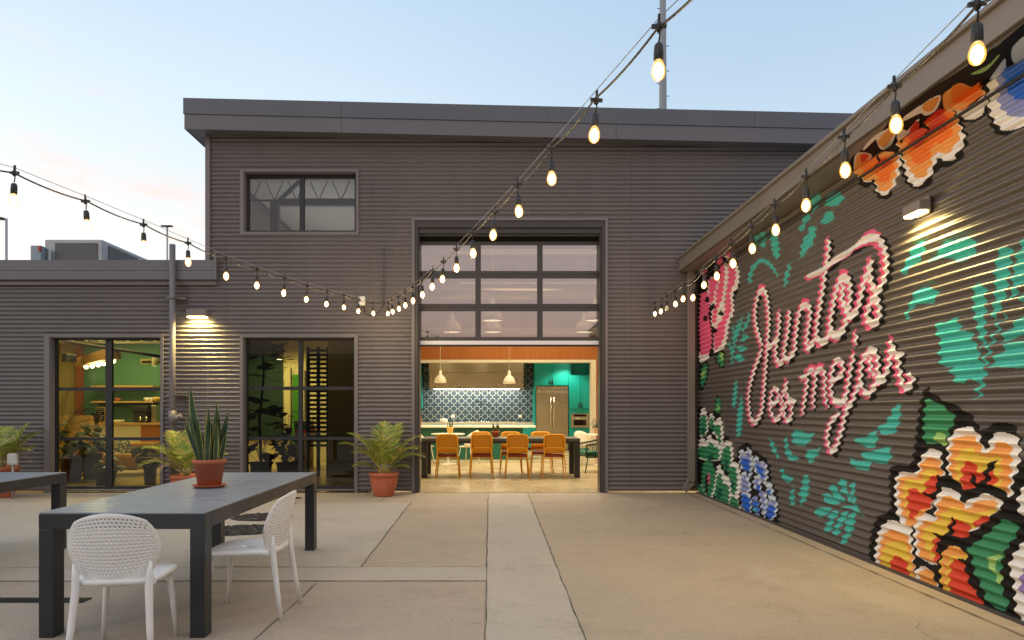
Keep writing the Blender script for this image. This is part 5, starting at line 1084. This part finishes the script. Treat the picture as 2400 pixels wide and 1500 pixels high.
# dark green woven armchair
def armchair(label, x, y, rz):
    t = thing('woven_armchair', label, 'armchair', (x, y, 0), 'dark green woven armchairs inside the door', rz); b = MB()
    rail = [(-.33, .28, .60), (-.36, .0, .64), (-.32, -.25, .70), (0, -.36, .74), (.32, -.25, .70), (.36, .0, .64), (.33, .28, .60)]
    b.tube(rail, .02, 8); low = [(-.30, .28, .34), (-.32, .0, .34), (-.26, -.22, .34), (0, -.30, .34), (.26, -.22, .34), (.32, .0, .34), (.30, .28, .34)]; b.tube(low, .014, 6); b.tube([rail[0], low[0]], .014, 6); b.tube([rail[-1], low[-1]], .014, 6); b.build('frame', M['black_metal'], t, local=True)
    b = MB()
    for i in range(len(rail)-1):
        for k in range(7): u = (k+.5)/7; b.tube([Vector(rail[i]).lerp(Vector(rail[i+1]), u), Vector(low[i]).lerp(Vector(low[i+1]), u)], .006, 4)
    b.build('cords', M['green_velvet'], t, local=True)
    MB().box((-.28, -.24, .35), (.28, .27, .46)).build('seat_cushion', M['green_velvet'], t, local=True, bevel=.03)
    for sx in (-1, 1):
        for sy in (-1, 1): MB().tube([(sx*.26, sy*.22, .34), (sx*.32, sy*.30, 0)], .012, 6).build('leg', M['black_metal'], t, local=True)
armchair('dark green woven armchair at the right side of the doorway', X(1392, 15.3), 15.35, pi/2+.2); armchair('dark woven armchair mostly hidden at the left side of the doorway', X(968, 15.6), 15.6, -pi/2)
# ---------------------------------------------------------------- left lounge behind the lit window
rA = thing('lounge_room', 'green-walled lounge interior shell behind the lit window at the left', 'room', (-9, 15, 0))
mat('wall_green', (.075, .20, .12), .7, noise=(1, .05)); mat('wall_olive', (.46, .36, .13), .75); mat('sofa_mustard', (.52, .27, .04), .85, noise=(5, .1)); mat('pattern_cushion', (.55, .53, .40), .9); mat('brown_column', (.30, .09, .03), .6)
YA = 17.5; sa = lambda p, Y=YA: X(p, Y); za = lambda p, Y=YA: Z(p, Y)
MB().box((sa(196), YA, 0), (-7.2, YA+.1, 3.4)).build('back_wall', M['wall_green'], rA); MB().box((-12, YA, 0), (sa(196)-.002, YA+.1, 3.4)).build('back_wall', M['wall_olive'], rA); MB().box((sa(186), YA-.15, 0), (sa(197), YA-.003, 3.4)).build('column', M['brown_column'], rA)
dv = lambda y, o: (-.41*y-.02+o, y)
MB().hexa([(*dv(YF+.1, 0), 0), (*dv(YF+.1, .04), 0), (*dv(18.3, .04), 0), (*dv(18.3, 0), 0), (*dv(YF+.1, 0), 3.41), (*dv(YF+.1, .04), 3.41), (*dv(18.3, .04), 3.41), (*dv(18.3, 0), 3.41)]).build('side_wall', M['wall_green'], rA); MB().box((-12, YF+.1, 3.42), (XL-.07, 18.5, 3.45)).build('ceiling', M['wall_olive'], rA); MB().box((-12.1, YF+.1, 0), (-12, YA, 3.45)).build('side_wall', M['wall_olive'], rA)
mat('cream_steel', (.62, .55, .38), .6)
tr = thing('lounge_truss', 'cream open-web steel joists under the lounge ceiling', 'truss', (-9, 15, 3.1))
for Y, z0, z1 in ((13.6, 2.72, 3.02), (15.6, 2.85, 3.2)):
    b = MB(); b.bar((-12, Y, z1), (-.41*Y-.1, Y, z1), .05); b.bar((-12, Y, z0), (-.41*Y-.1, Y, z0), .04); n = 24
    for k in range(int((12-.41*Y-.4)/.304)): x = -12+k*.304; b.bar((x, Y, z0), (x+.15, Y, z1), .018); b.bar((x+.15, Y, z1), (x+.304, Y, z0), .018)
    b.build('joist', M['cream_steel'], tr)
b = MB(); b.tube([P(150, 799, 13.2), P(256, 817, 13.2), P(300, 823, 13.2), P(378, 836, 13.2)], .03, 8); tag(b.build('ceiling_pipe', M['black_metal']), 'dark pipe slanting across the top of the lounge window', 'pipe')
t = thing('wood_beam_lamp', 'hanging wooden beam lamp with a row of globe bulbs in the lounge', 'lamp', (-8.4, 15, 2.5))
b = MB(); b.bar((X(270, 13.2), 13.2, 2.42), (X(183, 16.6), 16.6, 2.46), .20, .20); b.build('beam', M['wood_tan'], t)
for q in ((202, 860, 15.8), (216, 858, 15.3), (230, 855, 14.9), (243, 852, 14.5), (265, 846, 13.6)):
    c_ = P(*q); b = MB(); b.lathe([(.0005, -.05), (.03, -.042), (.05, -.01), (.045, .02), (.02, .045), (.0005, .05)], tuple(c_), 12); b.build('bulb', M['lamp_inner'], t); MB().tube([c_+Vector((0, 0, .05)), c_+Vector((0, 0, .16))], .012, 6).build('bulb_holder', M['black_metal'], t)
light('POINT', (X(225, 15), 15, 2.1), 50, (1, .80, .40), parent=t, rad=.15)
light('AREA', (-8.2, 16.2, 3.0), 90, (1, .83, .42), 3, 1.2)
light('AREA', (-8.5, 13.4, 3.0), 70, (1, .74, .28), 4, 1.4)
b = MB(); z = za(942, 17.2); b.box((sa(231), 17.15, z-.02), (sa(374), YA-.003, z+.02)); tag(b.build('wall_shelf', M['wood_tan']), 'lower wooden shelf on the green lounge wall carrying bowls', 'shelf', 'wooden shelves in the lounge')
b = MB(); z = za(905.5, 17.2); b.box((sa(231), 17.15, z-.02), (sa(374), YA-.003, z+.02)); tag(b.build('wall_shelf', M['wood_tan']), 'upper empty wooden shelf on the green lounge wall', 'shelf', 'wooden shelves in the lounge')
for px, r, m, lb in ((276, .07, 'terracotta', 'small terracotta bowl on the lower lounge shelf'), (345, .08, 'white_plastic', 'white cup at the right part of the lower lounge shelf'), (355, .08, 'off_white', 'cream cup beside the white cup on the lower shelf'), (368, .09, 'yellow_pot', 'yellow vessel at the right end of the lower shelf')):
    o = MB().lathe([(r*.5, 0), (r, r*.6), (r*.95, r*1.1), (.0005, r*1.1)], (sa(px, 17.3), 17.3, za(942, 17.2)+.02), 14).build('bowl', M[m]); tag(o, lb, 'bowl', 'vessels on the lounge shelf')
t = thing('lounge_counter', 'lounge counter with pale top and orange drawer front at the right', 'counter', (-8.8, 16.8, 0)); Y = 16.6
MB().box((sa(235, Y), Y, 0), (sa(330, Y), YA-.01, za(996, Y))).build('counter_body', M['cream_steel'], t); MB().box((sa(330, Y)+.003, Y-.01, 0), (-7.26, YA-.01, za(996, Y))).build('drawer_front', M['wood_orange'], t); MB().box((sa(233, Y), Y-.04, za(996, Y)+.003), (-7.26, YA-.01, za(991, Y))).build('worktop', M['wood_tan'], t)
t = thing('espresso_machine', 'dark espresso machine on the lounge counter', 'coffee machine', (sa(345, 17), 17, 1)); z = za(991, Y)+.004
b = MB(); b.box((sa(322, 17), 16.8, z), (sa(352, 17), 17.3, z+.34)); b.box((sa(319, 17), 16.75, z+.26), (sa(356, 17), 17.3, z+.40)); b.build('body', M['table_black'], t, bevel=.02); b = MB(); b.tube([P(329, 977, 16.72), P(329, 986, 16.72)], .02, 6); b.tube([P(343, 977, 16.72), P(343, 986, 16.72)], .02, 6); b.build('spout', M['steel_bright'], t)
o = MB().box((sa(358, 17), 16.9, z), (sa(371, 17), 17.2, z+.42)).build('grinder', M['steel'], bevel=.02); tag(o, 'steel box grinder right of the espresso machine', 'grinder')
t = thing('menu_board', 'black letter board in a wooden frame on the lounge counter', 'letter board', (sa(238, 16.9), 16.9, 1.0)); MB().box((sa(225, 16.9), 16.9, z), (sa(247, 16.9), 16.94, za(954, 16.9))).build('frame', M['wood_tan'], t); MB().box((sa(227, 16.9), 16.89, z+.03), (sa(245, 16.9), 16.898, za(956, 16.9))).build('board', M['black_plastic'], t)
b = MB()
for k in range(6): zz2 = za(960+k*4.6, 16.9); b.box((sa(229+(k % 2)*2, 16.9), 16.884, zz2-.008), (sa(243-(k % 3)*2, 16.9), 16.889, zz2+.008))
b.build('letters', M['off_white'], t)
o = MB().lathe([(.12, 0), (.16, .04), (.15, .06), (.0005, .06)], (sa(276, 16.9), 16.9, z), 18).build('serving_tray', M['off_white']); tag(o, 'pale round tray of cups on the lounge counter', 'tray')
t = thing('storage_cabinet', 'low tan patterned wooden cabinet at the left of the lounge', 'cabinet', (sa(175, 16.5), 16.5, 0)); MB().box((-11.5, 16.5, .0), (sa(213, 16.5), 16.95, za(974, 16.5))).build('cabinet_body', M['wood_tan'], t)
t = thing('mustard_sofa', 'long mustard velvet sofa facing the lounge window', 'sofa', (-8.6, 14.8, 0)); Y0 = 14.3; x0, x1 = X(138, 14.3), X(362, 14.8)
MB().box((x0, Y0+.55, .1), (x1, Y0+.85, Z(1037, 14.9))).build('backrest', M['sofa_mustard'], t, bevel=.06); MB().box((x0, Y0, .12), (x1-.1, Y0+.60, .46)).build('seat', M['sofa_mustard'], t, bevel=.08); MB().box((x0, Y0-.02, .1), (x0+.5, Y0+.7, .62)).build('armrest', M['sofa_mustard'], t, bevel=.06)
b = MB(); c_ = P(284, 1052, 14.55); b.hexa([c_+Vector(v) for v in ((-.24, -.02, -.16), (.20, -.10, -.18), (.20, .08, -.18), (-.24, .10, -.16), (-.16, .08, .19), (.12, .06, .17), (.12, .16, .17), (-.16, .18, .19))])
def zig_mat():
    m = mat('zigzag_fabric', (.6, .6, .5), .9); t_ = m.node_tree; w_ = t_.nodes.new('ShaderNodeTexVoronoi'); w_.inputs['Scale'].default_value = 14; w_.feature = 'DISTANCE_TO_EDGE'; co = t_.nodes.new('ShaderNodeTexCoord'); t_.links.new(co.outputs['Object'], w_.inputs[0])
    r = t_.nodes.new('ShaderNodeMapRange'); t_.links.new(w_.outputs[0], r.inputs[0]); r.inputs[1].default_value = .08; r.inputs[2].default_value = .12; mx = t_.nodes.new('ShaderNodeMix'); mx.data_type = 'RGBA'; t_.links.new(r.outputs[0], mx.inputs[0]); mx.inputs[6].default_value = (.06, .10, .06, 1); mx.inputs[7].default_value = (.62, .60, .48, 1); t_.links.new(mx.outputs[2], t_.nodes['Principled BSDF'].inputs[0]); return m
tag(b.build('cushion', zig_mat(), bevel=.05), 'green and cream patterned cushion on the mustard sofa', 'cushion')
mat('rug', (.50, .36, .13), .95, noise=(14, .6, (3, 1, 1))); tag(MB().box((X(262, 13), 12.3, .005), (X(392, 13), 13.9, .016)).build('rug', M['rug']), 'tan patterned rug in front of the mustard sofa', 'rug')
mat('dark_pot', (.06, .04, .02), .6)
bushy('window_plant', 'pale-leaved plant in a dark square pot at the foot of the lit window', (X(247, 12.5), 12.5, 0), .20, .28, 'dark_pot', 20, .20, 'pale_leaf', seed=8, spread=.30, hh=.32, group='plants inside the lit window')
bushy('monstera_plant', 'big dark monstera in front of the sofa at the left of the lit window', (X(168, 13.2), 13.2, .0), .22, .45, 'dark_pot', 46, .30, 'dark_leaf', seed=14, spread=.75, hh=.75, group='plants inside the lit window')
bushy('monstera_plant', 'dark broad-leaved plant in the middle of the lit window behind the sofa', (X(215, 13.8), 13.8, .0), .2, .5, 'dark_pot', 30, .28, 'dark_leaf', seed=15, spread=.5, hh=.6, group='plants inside the lit window')
bushy('rubber_plant', 'dark rubber plant on legs at the right edge of the lit window', (X(352, 12.6), 12.6, .0), .13, .42, 'dark_pot', 20, .30, 'dark_leaf', seed=16, spread=.38, hh=.55, group='plants inside the lit window')
bushy('leafy_plant', 'small dark plant on the lounge counter beside the letter board', (X(224, 16.7), 16.7, Z(991, 16.6)+.01), .10, .18, 'dark_pot', 16, .18, 'dark_leaf', seed=17, spread=.2, hh=.25)
random.seed(31); t = thing('indoor_palm', 'palm fronds rising above the tan cabinet in the lounge', 'potted palm', (X(128, 15.9), 15.9, 0)); pot(t, .2, .4, m='dark_pot')
for az, el, dr in ((0, 65, .9), (30, 70, .8), (-20, 55, 1.1), (150, 70, .8), (60, 80, .5)):
    mb = MB(); frond(mb, (0, 0, .37), R_(az), R_(el), 1.5, dr, pairs=28, ll=.3); mb.build('frond', [M['dark_leaf'], M['dark_leaf'], M['mid_leaf']], t, local=True)
t = thing('track_lamp', 'cylindrical cream lamp and vent at the top right of the lit window', 'lamp', (X(363, 14), 14, 2.5)); b = MB(); c_ = P(363, 858, 14); b.lathe([(.055, 0), (.055, .17), (.0005, .17)], tuple(c_), 16); b.build('lamp_body', M['off_white'], t); MB().lathe([(.05, .004), (.0005, .005)], tuple(c_), 12).build('diffuser', M['lamp_inner'], t); MB().box(tuple(P(329, 853, 14.3)), tuple(P(375, 841, 14.35))).build('vent_panel', M['cream_steel'], t); MB().box(tuple(P(333, 850, 14.29)), tuple(P(372, 846, 14.299))).build('vent_slot', M['black_plastic'], t)
t = thing('wall_heater', 'dark ribbed heater unit high at the left of the lit window', 'heater', (X(164, 15), 15, 2.4)); b = MB(); b.box(tuple(P(145, 847, 15)), tuple(P(181, 832, 15.4))); b.build('body', M['black_metal'], t, bevel=.01)
# ---------------------------------------------------------------- dim room behind the second window
rB = thing('dim_room', 'dim room interior shell behind the dark window beside the door', 'room', (-3.3, 15, 0))
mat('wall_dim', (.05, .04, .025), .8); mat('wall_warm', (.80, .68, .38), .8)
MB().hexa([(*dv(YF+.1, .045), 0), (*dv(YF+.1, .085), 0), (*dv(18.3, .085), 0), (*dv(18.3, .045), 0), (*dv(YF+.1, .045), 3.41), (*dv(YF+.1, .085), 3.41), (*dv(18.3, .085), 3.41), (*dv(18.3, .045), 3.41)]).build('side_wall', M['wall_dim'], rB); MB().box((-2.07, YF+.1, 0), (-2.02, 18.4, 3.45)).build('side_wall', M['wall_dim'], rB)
YB = 18.3; MB().box((-7.2, YB, 0), (-2.07, YB+.1, 3.41)).build('back_wall', M['wall_warm'], rB)
MB().box(tuple(P(525, 810, YB-.05)), tuple(P(664, 1030, YB-.01))).build('shaded_green_panel', mat('shaded_panel_green', (.012, .040, .022), .8), rB)  # green area; room shade put into its dark colour and extra width
mat('door_green', (.06, .26, .02), .5)
t = thing('green_door', 'green door with a dark frame deep inside the dim room', 'door', (X(691, YB), YB, 0)); MB().box(tuple(P(685, 1046, YB-.06)), tuple(P(700, 878, YB-.03))).build('door_leaf', M['door_green'], t); MB().box(tuple(P(681, 1046, YB-.1)), tuple(P(684, 862, YB-.02))).build('door_frame', M['black_metal'], t)
MB().box(tuple(P(713, 1046, 17.0)), tuple(P(722, 870, 17.3))).build('pilaster', M['wall_cream'], rB)
t = thing('slatted_screen', 'tall dark slatted screen standing in the dim room', 'screen', (X(745, 14.5), 14.5, 0)); b = MB(); Yq = 14.6
for k in range(22):
    py = 820+k*10.6
    b.hexa([P(722, py+4.2, Yq), P(770, py+4.2, Yq-.5), P(770, py+4.2, Yq-.47), P(722, py+4.2, Yq+.03), P(722, py-1.6, Yq), P(770, py-1.6, Yq-.5), P(770, py-1.6, Yq-.47), P(722, py-1.6, Yq+.03)])
b.build('slats', M['table_black'], t)
for px in (722, 746, 769):
    Yc = Yq-.5*(px-722)/48; b = MB(); b.box((X(px, Yc)-.03, Yc-.03, 0), (X(px, Yc)+.03, Yc+.05, Z(813, Yc))); b.build('post', M['table_black'], t)
t = thing('striped_bench', 'bench with teal, pink and orange striped upholstery in the dim room', 'bench', (X(706, 16), 16, 0))
for m, a, c in (('pale_leaf', 986, 997), ('teal_cabinet', 997, 1006), ('cushion_pink', 1006, 1016), ('chair_orange', 1016, 1030)):
    if m not in M: mat(m, (.75, .14, .12), .8)
    MB().box(tuple(P(690, c, 16)), (X(722, 16), 16.5+(a-986)*.01, Z(a, 16))).build('cushion_band', M[m], t)
MB().box((X(690, 16), 16, 0), (X(722, 16), 16.5, Z(1031, 16))).build('base', M['wood_tan'], t)
o = MB().lathe([(.07, 0), (.07, .13), (.0005, .14)], tuple(P(655, 842, 14.5)), 14).build('ceiling_spot', M['wood_tan']); tag(o, 'small tan cylinder spotlight lit at the top of the dim room window', 'spotlight'); tag(MB().lathe([(.05, -.004), (.0005, -.006)], tuple(P(655, 842, 14.5)), 12).build('lens', M['downlight'], o), None)
light('AREA', (-5.3, 17.3, 3.35), 170, (1, .86, .46), 1.8, .6, spread=120)
light('AREA', (-3.6, 13.2, 3.2), 5, (1, .80, .40), 1.0, .6)
MB().box((-3.25, 14.05, 0), (-2.08, 14.12, 3.45)).build('partition', M['wall_olive'], rB)
bushy('fiddle_leaf_tree', 'tall dark fiddle-leaf tree silhouetted in the left of the dim window', (X(612, 12.9), 12.9, 0), .22, .4, 'dark_pot', 12, .30, 'dark_leaf', seed=41, spread=.4, hh=.5, group='plants inside the dark window')
random.seed(42); tt = [o for o in bpy.data.objects if o.name.startswith('fiddle_leaf_tree')][0]
mb = MB(); st = MB(); st.tube([(0, 0, .4), (-.03, 0, 1.2), (.05, 0, 2.0), (.02, 0, 2.7)], [.03, .025, .02, .012], 6)
for k in range(120):
    z = random.choice((random.uniform(.9, 1.6), random.uniform(1.9, 2.9), random.uniform(2.2, 2.85))); a = random.uniform(0, 2*pi); R1 = random.uniform(.05, .32 if z > 1.7 else .30); p = Vector((cos(a)*R1, sin(a)*R1, z)); d = Vector((cos(a), sin(a), random.uniform(-.4, .5))).normalized(); s = d.cross(Vector((0, 0, 1))).normalized(); L_ = random.uniform(.24, .38)
    mb.add([p, p+d*L_*.3+s*L_*.25, p+d*L_*.7+s*L_*.36, p+d*L_, p+d*L_*.7-s*L_*.36, p+d*L_*.3-s*L_*.25], [(0, 1, 2, 3, 4, 5)])
mb.build('foliage', M['dark_leaf'], tt, local=True); st.build('trunk', M['stem_green'], tt, local=True)
bushy('leafy_plant', 'dark bushy plant low in the middle of the dim window', (X(672, 12.8), 12.8, 0), .2, .4, 'dark_pot', 50, .22, 'dark_leaf', seed=43, spread=.35, hh=1.0, group='plants inside the dark window')
random.seed(44); t = thing('spiky_plant', 'thin spiky leaved plant at the foot of the dim window', 'potted plant', (X(697, 13), 13, 0), 'plants inside the dark window'); pot(t, .15, .22, m='dark_pot'); mb = MB()
for k in range(90):
    a = random.uniform(0, 2*pi); e = random.uniform(.4, 1.4); l = random.uniform(.3, .62); d = Vector((cos(a)*cos(e), sin(a)*cos(e), sin(e))); s = Vector((-sin(a), cos(a), 0))*.007; p = Vector((0, 0, .2)); mb.add([p-s, p+s, p+d*l*.6+s, p+d*l*.6-s, p+d*l+Vector((0, 0, -.06))], [(0, 1, 2, 3), (3, 2, 4)])
mb.build('foliage', M['dark_leaf'], t, local=True)

# high hall space seen through the upper window
mat('blue_steel', (.06, .09, .14), .5)
t = thing('steel_beam', 'blue-grey steel beam and post high inside the upper window', 'beam', (-3.5, 14.2, 4.5))
MB().bar(P(655, 475, 12.4), P(1000, 475, 12.4), .10, .12).build('beam', M['blue_steel'], t); MB().bar(P(645, 620, 12.5), P(645, 470, 12.5), .14).build('post', M['blue_steel'], t); MB().bar(P(655, 470, 12.45), P(702, 425, 12.45), .06).build('brace', M['blue_steel'], t)
t = thing('high_truss', 'thin open-web truss crossing behind the upper window panes', 'truss', (-3.2, 14.8, 5))
b = MB(); Y = 12.7; z0, z1 = Z(470, Y), Z(412, Y); b.bar((-4.5, Y, z0), (-1.9, Y, z0), .03); b.bar((-4.5, Y, z1), (-1.9, Y, z1), .03)
for k in range(7): x = -4.5+k*.4; b.bar((x, Y, z1), (x+.2, Y, z0), .014); b.bar((x+.2, Y, z0), (x+.4, Y, z1), .014)
b.build('truss', M['black_metal'], t)
light('AREA', (-3.2, 14.5, 4.3), 55, (1, .93, .80), 2, 4, rot=(pi, 0, 0))  # unseen upward area light added to brighten the space behind the upper window
